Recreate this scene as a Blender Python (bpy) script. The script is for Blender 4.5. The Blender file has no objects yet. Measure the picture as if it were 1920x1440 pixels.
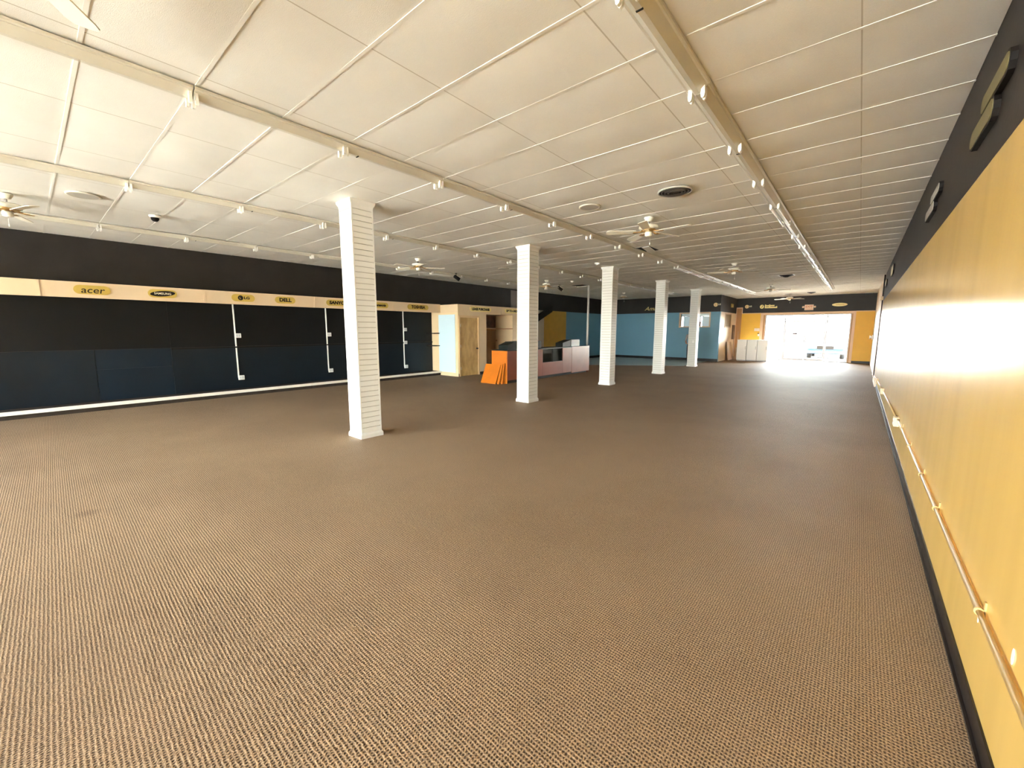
import bpy, bmesh, math, random
from mathutils import Vector, Matrix
random.seed(7)
S = bpy.context.scene
COL = S.collection
PI = math.pi
# ------------------------------------------------------------------ camera
F_PX, YAW, PITCH, ROLL, CAM_Z = 765.15, 0.702, -0.1311, 0.0014, 1.6138
cam = bpy.data.cameras.new('camera'); cam.sensor_fit = 'HORIZONTAL'; cam.sensor_width = 36.0
cam.lens = 36.0 * F_PX / 1920.0; cam.clip_start = 0.02; cam.clip_end = 500
camo = bpy.data.objects.new('camera', cam); COL.objects.link(camo)
fw = Vector((-math.sin(YAW)*math.cos(PITCH), math.cos(YAW)*math.cos(PITCH), math.sin(PITCH)))
rt = Vector((math.cos(YAW), math.sin(YAW), 0)); up = rt.cross(fw)
r2 = math.cos(ROLL)*rt + math.sin(ROLL)*up; u2 = -math.sin(ROLL)*rt + math.cos(ROLL)*up
camo.matrix_world = Matrix(((r2.x, u2.x, -fw.x, 0), (r2.y, u2.y, -fw.y, 0), (r2.z, u2.z, -fw.z, CAM_Z), (0, 0, 0, 1)))
S.camera = camo
# ------------------------------------------------------------------ colour management, sky, sun
S.view_settings.view_transform = 'Standard'; S.view_settings.look = 'None'
S.view_settings.gamma = 1.0; S.view_settings.use_curve_mapping = False
S.view_settings.exposure = 4.15
S.cycles.use_denoising = True
S.cycles.max_bounces = 10; S.cycles.diffuse_bounces = 7; S.cycles.glossy_bounces = 4
S.cycles.transparent_max_bounces = 12; S.cycles.sample_clamp_indirect = 8.0
S.cycles.caustics_reflective = False; S.cycles.caustics_refractive = False
SUN_EL, SUN_AZ = math.radians(42), math.radians(38)       # azimuth measured from +Y towards +X
w = bpy.data.worlds.new('sky'); S.world = w; w.use_nodes = True
wn = w.node_tree.nodes; wl = w.node_tree.links
bg = wn['Background']
sky = wn.new('ShaderNodeTexSky'); sky.sky_type = 'NISHITA'; sky.sun_disc = False
sky.sun_elevation = SUN_EL; sky.sun_rotation = SUN_AZ; sky.air_density = 1.4; sky.dust_density = 1.0; sky.ozone_density = 1.0
hs = wn.new('ShaderNodeHueSaturation'); hs.inputs['Saturation'].default_value = 0.28
wl.new(sky.outputs[0], hs.inputs['Color']); wl.new(hs.outputs[0], bg.inputs[0]); bg.inputs[1].default_value = 0.6
sun = bpy.data.lights.new('sun', 'SUN'); sun.energy = 8.0; sun.angle = math.radians(0.9); sun.color = (1.0, 0.95, 0.86)
suno = bpy.data.objects.new('sun', sun); COL.objects.link(suno)
sd = Vector((math.sin(SUN_AZ)*math.cos(SUN_EL), math.cos(SUN_AZ)*math.cos(SUN_EL), math.sin(SUN_EL)))
suno.rotation_euler = sd.to_track_quat('Z', 'Y').to_euler(); suno.location = (0, 30, 20)
# ------------------------------------------------------------------ dimensions (metres)
H = 3.429
XL, XR = -11.97, 0.49
YB, YF = -6.0, 26.69
YBLUE = 23.1; XSIDE = -5.55
BAND = 2.58
T = 0.2
TW, TD = 1.2192, 0.6096          # ceiling tile
XJ, YJ = -0.147, 2.232
# storefront at the camera's back: (x0, x1) openings
BACK_WIN = [(-11.5, -8.75), (-8.6, -5.85), (-5.7, -2.95), (-2.8, 0.15)]
BW_Z = (0.12, 3.0)
FRONT_WIN = (-4.08, -0.39, 0.0, 2.47)
OFFICE_WIN = (-9.6, -6.2, 0.5, 2.5)
def portal(name, x0, x1, z0, z1, y, flip):
    l = bpy.data.lights.new(name, 'AREA'); l.shape = 'RECTANGLE'; l.size = x1-x0; l.size_y = z1-z0
    l.cycles.is_portal = True
    o = bpy.data.objects.new(name, l); COL.objects.link(o)
    o.location = ((x0+x1)/2, y, (z0+z1)/2); o.rotation_euler = (PI/2 if flip else -PI/2, 0, 0)
for a, b in BACK_WIN: portal('window_portal', a, b, *BW_Z, YB-T-0.01, False)
portal('window_portal', *FRONT_WIN, YF+T+0.01, True)
portal('window_portal', *OFFICE_WIN, YF+T+0.01, True)

# ------------------------------------------------------------------ materials
MATS = {}
def mat(name, col, rough=0.6, metal=0.0, spec=0.5, var=0.0, vscale=3.0, bump=0.0, bscale=40.0, stretch=None, col2=None, coat=0.0, sheen=0.0):
    m = bpy.data.materials.new(name); m.use_nodes = True
    nt = m.node_tree; n = nt.nodes; l = nt.links; p = n['Principled BSDF']
    p.inputs['Base Color'].default_value = (*col, 1); p.inputs['Roughness'].default_value = rough
    p.inputs['Metallic'].default_value = metal; p.inputs['Specular IOR Level'].default_value = spec
    p.inputs['Coat Weight'].default_value = coat; p.inputs['Sheen Weight'].default_value = sheen
    tc = n.new('ShaderNodeTexCoord'); mp = n.new('ShaderNodeMapping'); l.new(tc.outputs['Object'], mp.inputs[0])
    if stretch: mp.inputs['Scale'].default_value = stretch
    if var > 0 or col2:
        nz = n.new('ShaderNodeTexNoise'); nz.inputs['Scale'].default_value = vscale; nz.inputs['Detail'].default_value = 5
        l.new(mp.outputs[0], nz.inputs['Vector'])
        rp = n.new('ShaderNodeValToRGB'); l.new(nz.outputs['Fac'], rp.inputs[0])
        c2 = col2 or tuple(c*(1-var) for c in col)
        rp.color_ramp.elements[0].position = 0.35; rp.color_ramp.elements[1].position = 0.65
        rp.color_ramp.elements[0].color = (*c2, 1); rp.color_ramp.elements[1].color = (*col, 1)
        l.new(rp.outputs[0], p.inputs['Base Color'])
    if bump > 0:
        nb = n.new('ShaderNodeTexNoise'); nb.inputs['Scale'].default_value = bscale; nb.inputs['Detail'].default_value = 4
        l.new(mp.outputs[0], nb.inputs['Vector'])
        b = n.new('ShaderNodeBump'); b.inputs['Strength'].default_value = bump; b.inputs['Distance'].default_value = 0.01
        l.new(nb.outputs['Fac'], b.inputs['Height']); l.new(b.outputs[0], p.inputs['Normal'])
    MATS[name] = m
    return m
mat('tile', (0.775, 0.755, 0.70), 0.9, spec=0.2, var=0.06, vscale=1.3, bump=0.22, bscale=230)
mat('tbar', (0.74, 0.72, 0.66), 0.6, spec=0.3)
mat('runner', (0.50, 0.46, 0.38), 0.7, spec=0.2)
mat('mustard', (0.74, 0.48, 0.14), 0.22, spec=0.25, var=0.08, vscale=0.8, bump=0.03, bscale=1.5, stretch=(1, 5.0, 0.3))
mat('orange_wall', (0.80, 0.45, 0.035), 0.5, var=0.05)
mat('yellow_wall', (0.74, 0.47, 0.075), 0.55, var=0.08)
mat('black_paint', (0.026, 0.022, 0.021), 0.5, spec=0.3, var=0.3, vscale=2.0, bump=0.1, bscale=30)
mat('black_board', (0.006, 0.007, 0.009), 0.36, spec=0.25, var=0.3, vscale=1.2)
mat('blue_sheen_board', (0.006, 0.012, 0.019), 0.34, spec=0.3, var=0.3, vscale=1.2)  # bluish sheen of the glossy black panels put into the colour
mat('blue_sheen_patch', (0.006, 0.014, 0.024), 0.36, spec=0.3, var=0.2, vscale=1.2)  # patched rectangle, the same bluish reflection mixed into its colour
mat('blue_wall', (0.17, 0.38, 0.53), 0.5, var=0.06, vscale=0.7)
mat('cream', (0.78, 0.60, 0.37), 0.5, var=0.04)
mat('cream_header', (0.72, 0.55, 0.36), 0.45, var=0.03)
mat('white_trim', (0.86, 0.84, 0.80), 0.4)
mat('platform_white', (0.86, 0.80, 0.70), 0.45)
mat('offwhite_wall', (0.74, 0.68, 0.58), 0.5, var=0.04)
mat('cream_far', (0.80, 0.66, 0.50), 0.45)
mat('slat_white', (0.76, 0.75, 0.71), 0.42, var=0.03)
mat('slat_blue', (0.60, 0.76, 0.85), 0.45)
mat('groove', (0.45, 0.43, 0.38), 0.6)
mat('base_black', (0.016, 0.012, 0.012), 0.38, spec=0.3, var=0.3, vscale=6, bump=0.3, bscale=8)
mat('carpet_dark', (0.055, 0.042, 0.034), 0.95, spec=0.1, var=0.25, vscale=9)
mat('vinyl', (0.42, 0.44, 0.40), 0.35, var=0.06)  # grey-green tone of the paler floor area
mat('conduit', (0.60, 0.40, 0.15), 0.45, var=0.1)
mat('conduit_white', (0.80, 0.80, 0.76), 0.4)
mat('plastic_white', (0.85, 0.84, 0.80), 0.4)
mat('fixture', (0.60, 0.565, 0.47), 0.35, var=0.04)
mat('tube', (0.9, 0.91, 0.92), 0.25)
mat('socket', (0.88, 0.87, 0.82), 0.4)
mat('vent_ring', (0.07, 0.06, 0.05), 0.5)
mat('dark_gap', (0.01, 0.01, 0.01), 0.8)
mat('fan_white', (0.82, 0.80, 0.70), 0.4)
mat('fan_blade', (0.74, 0.70, 0.58), 0.45)
mat('brass', (0.62, 0.40, 0.16), 0.3, metal=0.9)
mat('gold_sign', (0.58, 0.40, 0.08), 0.45, var=0.1, vscale=8)
mat('gold_pale', (0.90, 0.74, 0.30), 0.4)
mat('gold_far', (0.88, 0.66, 0.30), 0.45)
mat('gold_dull', (0.20, 0.17, 0.07), 0.5, var=0.2, vscale=5)
mat('ink', (0.010, 0.008, 0.007), 0.6, spec=0.2)
mat('ink_pale', (0.85, 0.78, 0.60), 0.5)
mat('lumber', (0.66, 0.43, 0.16), 0.5, var=0.0, vscale=4.0, col2=(0.46, 0.27, 0.075), stretch=(1, 1.5, 0.7))
mat('casing', (0.74, 0.52, 0.27), 0.45)
mat('shelf_wood', (0.42, 0.19, 0.06), 0.4, var=0.2)
mat('brown_marble', (0.17, 0.07, 0.045), 0.35, col2=(0.06, 0.025, 0.02), vscale=5)
mat('orange_laminate', (0.60, 0.165, 0.012), 0.35, var=0.12, vscale=4)
mat('red_laminate', (0.26, 0.055, 0.022), 0.28, var=0.15, vscale=3, spec=0.6)
mat('black_plastic', (0.010, 0.014, 0.012), 0.4, spec=0.25)
mat('pale_box', (0.55, 0.56, 0.60), 0.4)
mat('white_enamel', (0.94, 0.94, 0.93), 0.3)
mat('cork', (0.24, 0.17, 0.09), 0.8, var=0.15, vscale=30)
mat('cardboard', (0.42, 0.28, 0.17), 0.7, var=0.1)
mat('board_wood', (0.55, 0.38, 0.25), 0.5, var=0.15)
mat('brown_panel', (0.10, 0.055, 0.035), 0.5)
mat('aluminium', (0.34, 0.32, 0.32), 0.4, metal=0.6)
mat('window_trim', (0.74, 0.50, 0.30), 0.4)
mat('window_trim_dark', (0.42, 0.20, 0.06), 0.45)
mat('concrete', (0.46, 0.42, 0.36), 0.85, var=0.08, vscale=0.6)
mat('asphalt', (0.11, 0.105, 0.10), 0.9, var=0.15, vscale=0.5)
mat('pale_concrete', (0.72, 0.68, 0.60), 0.85, var=0.06, vscale=0.6)
mat('car_paint', (0.014, 0.040, 0.075), 0.25, coat=0.6)
mat('car_glass', (0.03, 0.05, 0.07), 0.1)
mat('chrome', (0.75, 0.76, 0.78), 0.15, metal=1.0)
mat('tyre', (0.02, 0.02, 0.02), 0.8)
mat('lamp_lens', (0.85, 0.88, 0.9), 0.1)
mat('exit_face', (0.86, 0.62, 0.42), 0.4)
mat('exit_red', (0.60, 0.18, 0.08), 0.4)
mat('shirt', (0.42, 0.41, 0.40), 0.8, var=0.1, vscale=12)
mat('trousers', (0.012, 0.012, 0.016), 0.85)
mat('skin', (0.52, 0.29, 0.19), 0.5)
mat('hair', (0.06, 0.035, 0.02), 0.5)
mat('shoe', (0.02, 0.02, 0.02), 0.5)
mat('paper', (0.85, 0.86, 0.85), 0.6)
mat('office_wall', (0.72, 0.72, 0.68), 0.6)
mat('grey_panel', (0.20, 0.17, 0.16), 0.5)
mat('outside_wall', (0.55, 0.50, 0.44), 0.8)
mat('sign_maroon', (0.22, 0.10, 0.11), 0.5)

def carpet_material():
    m = bpy.data.materials.new('carpet'); m.use_nodes = True; MATS['carpet'] = m
    nt = m.node_tree; n = nt.nodes; l = nt.links; p = n['Principled BSDF']
    p.inputs['Roughness'].default_value = 0.66; p.inputs['Specular IOR Level'].default_value = 0.3
    p.inputs['Sheen Weight'].default_value = 0.0; p.inputs['Sheen Roughness'].default_value = 0.4
    tc = n.new('ShaderNodeTexCoord')
    dn = n.new('ShaderNodeTexNoise'); dn.inputs['Scale'].default_value = 38; dn.inputs['Detail'].default_value = 2
    l.new(tc.outputs['Object'], dn.inputs['Vector'])
    vm = n.new('ShaderNodeVectorMath'); vm.operation = 'MULTIPLY_ADD'; vm.inputs[1].default_value = (0.010, 0.010, 0)
    l.new(dn.outputs['Color'], vm.inputs[0]); l.new(tc.outputs['Object'], vm.inputs[2])
    sp = n.new('ShaderNodeSeparateXYZ'); l.new(vm.outputs[0], sp.inputs[0])
    def M(op, a, b=None):
        q = n.new('ShaderNodeMath'); q.operation = op
        for i, v in enumerate((a, b)):
            if v is None: continue
            if isinstance(v, (int, float)): q.inputs[i].default_value = v
            else: l.new(v, q.inputs[i])
        return q.outputs[0]
    PX, PY = 0.0130, 0.0165
    sx = M('SINE', M('MULTIPLY', sp.outputs[0], 2*PI/PX))
    row = M('FLOOR', M('DIVIDE', sp.outputs[0], PX))
    sy = M('SINE', M('ADD', M('MULTIPLY', sp.outputs[1], 2*PI/PY), M('MULTIPLY', row, 0.12)))
    pit = M('MULTIPLY', M('SUBTRACT', 0.5, M('MULTIPLY', sx, 0.5)), M('SUBTRACT', 0.5, M('MULTIPLY', sy, 0.5)))
    h = M('SUBTRACT', M('ADD', 0.70, M('MULTIPLY', sy, 0.06)), M('MULTIPLY', pit, 0.78))
    fn = n.new('ShaderNodeTexNoise'); fn.inputs['Scale'].default_value = 140; fn.inputs['Detail'].default_value = 2
    l.new(tc.outputs['Object'], fn.inputs['Vector'])
    h = M('ADD', h, M('MULTIPLY', M('SUBTRACT', fn.outputs['Fac'], 0.5), 1.35))
    rp = n.new('ShaderNodeValToRGB'); l.new(h, rp.inputs[0])
    e = rp.color_ramp.elements; e[0].position = 0.08; e[0].color = (0.058, 0.034, 0.018, 1)
    e[1].position = 0.95; e[1].color = (0.50, 0.355, 0.220, 1)
    k = e.new(0.5); k.color = (0.222, 0.144, 0.082, 1)
    # traffic wear and blotchy stains
    bn = n.new('ShaderNodeTexNoise'); bn.inputs['Scale'].default_value = 0.55; bn.inputs['Detail'].default_value = 6; bn.inputs['Roughness'].default_value = 0.6
    l.new(tc.outputs['Object'], bn.inputs['Vector'])
    r3 = n.new('ShaderNodeValToRGB'); l.new(bn.outputs['Fac'], r3.inputs[0])
    r3.color_ramp.elements[0].position = 0.30; r3.color_ramp.elements[0].color = (0.82, 0.80, 0.78, 1)
    r3.color_ramp.elements[1].position = 0.62; r3.color_ramp.elements[1].color = (1, 1, 1, 1)
    mx = n.new('ShaderNodeMix'); mx.data_type = 'RGBA'; mx.blend_type = 'MULTIPLY'; mx.inputs[0].default_value = 1
    l.new(rp.outputs[0], mx.inputs['A']); l.new(r3.outputs[0], mx.inputs['B'])
    sn = n.new('ShaderNodeTexVoronoi'); sn.inputs['Scale'].default_value = 0.35; l.new(tc.outputs['Object'], sn.inputs['Vector'])
    r4 = n.new('ShaderNodeValToRGB'); l.new(sn.outputs['Distance'], r4.inputs[0])
    r4.color_ramp.elements[0].position = 0.012; r4.color_ramp.elements[0].color = (0.6, 0.57, 0.55, 1)
    r4.color_ramp.elements[1].position = 0.045; r4.color_ramp.elements[1].color = (1, 1, 1, 1)
    m2 = n.new('ShaderNodeMix'); m2.data_type = 'RGBA'; m2.blend_type = 'MULTIPLY'; m2.inputs[0].default_value = 1
    l.new(mx.outputs['Result'], m2.inputs['A']); l.new(r4.outputs[0], m2.inputs['B'])
    l.new(m2.outputs['Result'], p.inputs['Base Color'])
    b = n.new('ShaderNodeBump'); b.inputs['Strength'].default_value = 0.6; b.inputs['Distance'].default_value = 0.004
    l.new(h, b.inputs['Height']); l.new(b.outputs[0], p.inputs['Normal'])
carpet_material()
def glass_material():
    m = bpy.data.materials.new('glass'); m.use_nodes = True; MATS['glass'] = m
    n = m.node_tree.nodes; l = m.node_tree.links; n.remove(n['Principled BSDF'])
    tr = n.new('ShaderNodeBsdfTransparent'); tr.inputs[0].default_value = (0.93, 0.95, 0.95, 1)
    gl = n.new('ShaderNodeBsdfGlossy'); gl.inputs['Roughness'].default_value = 0.02
    fr = n.new('ShaderNodeFresnel'); fr.inputs[0].default_value = 1.45
    mx = n.new('ShaderNodeMixShader'); l.new(fr.outputs[0], mx.inputs[0]); l.new(tr.outputs[0], mx.inputs[1]); l.new(gl.outputs[0], mx.inputs[2])
    l.new(mx.outputs[0], n['Material Output'].inputs[0])
glass_material()
# ------------------------------------------------------------------ mesh helpers
def bx(bm, x0, x1, y0, y1, z0, z1, mi=0):
    v = [bm.verts.new(p) for p in ((x0,y0,z0),(x1,y0,z0),(x1,y1,z0),(x0,y1,z0),(x0,y0,z1),(x1,y0,z1),(x1,y1,z1),(x0,y1,z1))]
    for q in ((3,2,1,0),(4,5,6,7),(0,1,5,4),(1,2,6,5),(2,3,7,6),(3,0,4,7)):
        f = bm.faces.new([v[i] for i in q]); f.material_index = mi
def prism(bm, poly, axis, a, b, mi=0):
    """extrude a 2-D polygon along axis (0:x,1:y,2:z) from a to b"""
    def P(u, v, t): return ((t,u,v),(u,t,v),(u,v,t))[axis]
    A = [bm.verts.new(P(u,v,a)) for u,v in poly]; B = [bm.verts.new(P(u,v,b)) for u,v in poly]
    n = len(poly); fs = [bm.faces.new(A), bm.faces.new(B[::-1])]
    for i in range(n): fs.append(bm.faces.new((A[i], B[i], B[(i+1)%n], A[(i+1)%n])))
    for f in fs: f.material_index = mi
def lathe(bm, prof, c=(0,0,0), n=20, mi=0, smooth=True):
    """profile [(r,z)] about the z axis"""
    rings = []
    for r, z in prof:
        if r < 1e-5: rings.append([bm.verts.new((c[0], c[1], c[2]+z))])
        else: rings.append([bm.verts.new((c[0]+r*math.cos(2*PI*i/n), c[1]+r*math.sin(2*PI*i/n), c[2]+z)) for i in range(n)])
    for A, B in zip(rings, rings[1:]):
        for i in range(n):
            j = (i+1) % n
            if len(A) == 1 and len(B) == 1: continue
            if len(A) == 1: f = bm.faces.new((A[0], B[i], B[j]))
            elif len(B) == 1: f = bm.faces.new((A[i], A[j], B[0]))
            else: f = bm.faces.new((A[i], A[j], B[j], B[i]))
            f.smooth = smooth; f.material_index = mi
def tube(bm, a, b, r, n=10, r1=None, mi=0):
    a = Vector(a); b = Vector(b); d = (b-a).normalized()
    u = d.orthogonal().normalized(); v = d.cross(u); r1 = r if r1 is None else r1
    A = [bm.verts.new(a+(u*math.cos(2*PI*i/n)+v*math.sin(2*PI*i/n))*r) for i in range(n)]
    B = [bm.verts.new(b+(u*math.cos(2*PI*i/n)+v*math.sin(2*PI*i/n))*r1) for i in range(n)]
    for i in range(n):
        f = bm.faces.new((A[i], A[(i+1)%n], B[(i+1)%n], B[i])); f.smooth = True; f.material_index = mi
    bm.faces.new(A[::-1]).material_index = mi; bm.faces.new(B).material_index = mi
def mesh(name, bm, mats):
    bmesh.ops.recalc_face_normals(bm, faces=bm.faces)
    me = bpy.data.meshes.new(name); bm.to_mesh(me); bm.free()
    for m in ([mats] if isinstance(mats, str) else mats): me.materials.append(MATS[m])
    return me
def link(name, me, parent=None, loc=None, rot=None):
    o = bpy.data.objects.new(name, me); COL.objects.link(o)
    if parent: o.parent = parent
    if loc: o.location = loc
    if rot: o.rotation_euler = rot
    return o
def obj(name, bm, mats, parent=None, loc=None, rot=None): return link(name, mesh(name, bm, mats), parent, loc, rot)
def box(name, x0, x1, y0, y1, z0, z1, m, parent=None, bevel=0.0):
    bm = bmesh.new(); bx(bm, x0, x1, y0, y1, z0, z1)
    if bevel: bmesh.ops.bevel(bm, geom=list(bm.edges), offset=bevel, segments=2, affect='EDGES', profile=0.5)
    return obj(name, bm, m, parent)
def tag(o, label, cat, group=None):
    o['label'] = label; o['category'] = cat
    if group: o['group'] = group
    return o
def thing(name, label, cat, loc=(0,0,0), group=None, rz=0):
    o = bpy.data.objects.new(name, None); COL.objects.link(o); o.location = loc; o.rotation_euler = (0,0,rz)
    o.empty_display_size = 0.1
    return tag(o, label, cat, group)
def struct(o, label, cat):
    o['kind'] = 'structure'; return tag(o, label, cat)
def part(o, label):
    o['label'] = label; return o
ORD = ['first','second','third','fourth','fifth','sixth','seventh','eighth','ninth','tenth','eleventh','twelfth']
def text_mesh(txt, size, depth, m, offset=0.0, shear=0.0, spacing=1.0):
    c = bpy.data.curves.new('text', 'FONT'); c.body = txt; c.size = size; c.extrude = depth
    c.align_x = 'CENTER'; c.align_y = 'CENTER'; c.offset = offset; c.shear = shear; c.space_character = spacing; c.resolution_u = 3
    o = bpy.data.objects.new('text', c); COL.objects.link(o)
    dg = bpy.context.evaluated_depsgraph_get(); dg.update()
    me = bpy.data.meshes.new_from_object(o.evaluated_get(dg))
    bpy.data.objects.remove(o); bpy.data.curves.remove(c)
    me.materials.clear(); me.materials.append(MATS[m])
    return me
# text on a wall facing +X reads along +Y ; facing -Y reads along +X ; facing -X reads along -Y
ROT_PX = (PI/2, 0, PI/2); ROT_NY = (PI/2, 0, 0); ROT_NX = (PI/2, 0, -PI/2)

# ================================================================== THE SETTING
bm = bmesh.new(); bx(bm, XL-T, XR+T, YB-T, YF+T, -0.1, 0.0)
floor = struct(obj('floor', bm, 'carpet'), 'brown loop-pile carpet covering the whole sales floor', 'floor')
bm = bmesh.new(); prism(bm, [(-11.95,15.4),(-8.6,17.6),(-6.05,19.35),(-6.05,YBLUE-0.02),(-11.95,YBLUE-0.02)], 2, 0.0, 0.005)
obj('pale_floor_area', bm, 'vinyl', floor)  # paler floor area with a slanted near edge
# walls --------------------------------------------------------------
bm = bmesh.new()
bx(bm, XR, XR+T, YB-T, 18.0, 0, BAND, 0); bx(bm, XR, XR+T, YB-T, 18.0, BAND, H+.2, 1)
bx(bm, XR, XR+T, 18.0, YF+T, 0, H+.2, 2)
wall_r = struct(obj('wall_right', bm, ['mustard','black_paint','cream_far']), 'long mustard wall with black band under the ceiling', 'wall')
bm = bmesh.new()
bx(bm, XL-T, XL, YB-T, 14.0, 0, H+.2, 0)
bx(bm, XL-T, XL, 14.0, 16.6, 0, BAND, 1); bx(bm, XL-T, XL, 16.6, 18.6, 0, BAND, 2); bx(bm, XL-T, XL, 18.6, YF+T, 0, BAND, 3)
bx(bm, XL-T, XL, 14.0, YF+T, BAND, H+.2, 0)
wall_l = struct(obj('wall_left', bm, ['black_paint','offwhite_wall','yellow_wall','blue_wall']), 'long left wall painted black, then yellow and blue farther on', 'wall')
# black display panels fixed to the left wall
def wpanel(y0, y1, z0, z1, m, t=0.012):
    return box('wall_panel', XL, XL+t, y0, y1, z0, z1, m, wall_l)
wpanel(YB+.1, 2.10, 1.205, 2.26, 'black_board'); wpanel(2.101, 5.70, 1.205, 2.26, 'black_board'); wpanel(5.701, 9.595, 1.205, 2.26, 'black_board')
wpanel(YB+.1, 0.86, 0.14, 1.20, 'blue_sheen_board', 0.016); wpanel(0.861, 2.10, 0.79, 1.20, 'blue_sheen_patch', 0.010); wpanel(0.861, 2.10, 0.14, 0.789, 'blue_sheen_patch', 0.010)
wpanel(2.101, 5.70, 0.14, 1.20, 'blue_sheen_board', 0.016); wpanel(5.701, 9.595, 0.14, 1.20, 'blue_sheen_board', 0.016)
box('wall_rail', XL+.012, XL+.05, 2.1, 9.59, 1.165, 1.20, 'ink', wall_l)
box('grey_wall_panel', XL, XL+.03, 14.06, 14.5, 2.62, H-.06, 'grey_panel', wall_l)
# front wall (far end)
bm = bmesh.new(); wx0, wx1, wz0, wz1 = FRONT_WIN
bx(bm, XSIDE, wx0, YF, YF+T, 0, BAND, 0); bx(bm, wx1, XR+T, YF, YF+T, 0, BAND, 0)
bx(bm, wx0, wx1, YF, YF+T, wz1, BAND, 0); bx(bm, XSIDE, XR+T, YF, YF+T, BAND, H+.2, 1)
ox0, ox1, oz0, oz1 = OFFICE_WIN
bx(bm, XL-T, ox0, YF, YF+T, 0, H+.2, 2); bx(bm, ox1, XSIDE, YF, YF+T, 0, H+.2, 2)
bx(bm, ox0, ox1, YF, YF+T, 0, oz0, 2); bx(bm, ox0, ox1, YF, YF+T, oz1, H+.2, 2)
wall_f = struct(obj('wall_front', bm, ['orange_wall','black_paint','office_wall']), 'far front wall, orange below and black above the storefront glass', 'wall')
# blue wall with pass-through
PT = (-7.50, -6.06, 1.83, 2.50)
bm = bmesh.new()
bx(bm, XL, PT[0], YBLUE, YBLUE+.14, 0, BAND, 0); bx(bm, PT[1], XSIDE, YBLUE, YBLUE+.14, 0, BAND, 0)
bx(bm, PT[0], PT[1], YBLUE, YBLUE+.14, 0, PT[2], 0); bx(bm, PT[0], PT[1], YBLUE, YBLUE+.14, PT[3], BAND, 0)
bx(bm, XL, XSIDE, YBLUE, YBLUE+.14, BAND, H+.1, 1)
wall_b = struct(obj('wall_office', bm, ['blue_wall','black_paint']), 'blue partition wall with a black band and a pass-through window', 'wall')
bm = bmesh.new()
bx(bm, XSIDE-.14, XSIDE, YBLUE+.14, YF, 0, BAND, 0); bx(bm, XSIDE-.14, XSIDE, YBLUE+.14, YF, BAND, H+.1, 1)
wall_s = struct(obj('wall_side', bm, ['cream_far','black_paint']), 'short cream side wall between blue wall and storefront', 'wall')
# back wall behind the camera: storefront piers
bm = bmesh.new(); xs = [XL-T] + [v for ab in BACK_WIN for v in ab] + [XR+T]
for i in range(0, len(xs), 2): bx(bm, xs[i], xs[i+1], YB-T, YB, 0, H+.2)
for a, b in BACK_WIN: bx(bm, a, b, YB-T, YB, 0, BW_Z[0]); bx(bm, a, b, YB-T, YB, BW_Z[1], H+.2)
struct(obj('wall_back', bm, 'offwhite_wall'), 'cream wall with tall windows at the near end', 'wall')
for i, (a, b) in enumerate(BACK_WIN):
    wo = thing('window_%d' % (i+3), 'tall storefront window in the near wall, %s from the left' % ORD[i], 'window'); wo['kind'] = 'structure'
    bm = bmesh.new(); z0, z1 = BW_Z
    for q in ((a, a+.05, z0, z1), (b-.05, b, z0, z1), (a+.05, b-.05, z0, z0+.05), (a+.05, b-.05, z1-.05, z1)): bx(bm, q[0], q[1], YB-.12, YB-.06, q[2], q[3])
    obj('window_frame', bm, 'aluminium', wo); box('pane', a+.05, b-.05, YB-.095, YB-.088, z0+.05, z1-.05, 'glass', wo)
# baseboards
box('bb', 0,0.01,0,0.01,0,0.01,'ink'); bpy.data.objects.remove(bpy.data.objects['bb'])
bm = bmesh.new(); bx(bm, XR-.008, XR, YB, 18.0, 0, 0.098); bx(bm, XR-.02, XR-.008, YB, 18.0, 0, 0.012)
struct(obj('baseboard_right', bm, 'base_black'), 'scuffed black vinyl baseboard along the mustard wall', 'baseboard')
bm = bmesh.new(); bx(bm, XL+.0, XSIDE, YBLUE-.012, YBLUE, 0, 0.14)
struct(obj('baseboard_office', bm, 'base_black'), 'black baseboard under the blue wall', 'baseboard')
bm = bmesh.new(); bx(bm, XL, XL+.012, 14.0, YBLUE-.012, 0, 0.13)
struct(obj('baseboard_left', bm, 'base_black'), 'black baseboard under the left yellow and blue wall', 'baseboard')
bm = bmesh.new(); bx(bm, wx1+.16, XR, YF-.012, YF, 0, 0.11); bx(bm, XSIDE+.012, wx0-.24, YF-.012, YF, 0, 0.11)
struct(obj('baseboard_front', bm, 'base_black'), 'dark baseboard under the orange front wall', 'baseboard')
# thin pale moulding line where the orange and black meet on the front wall
bm = bmesh.new(); bx(bm, XSIDE, wx0-.24, YF-.012, YF, BAND-.02, BAND+.015); bx(bm, wx1+.17, XR, YF-.012, YF, BAND-.02, BAND+.015)
struct(obj('trim_1', bm, 'window_trim'), 'thin pale strip between orange and black on front wall', 'trim')

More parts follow.
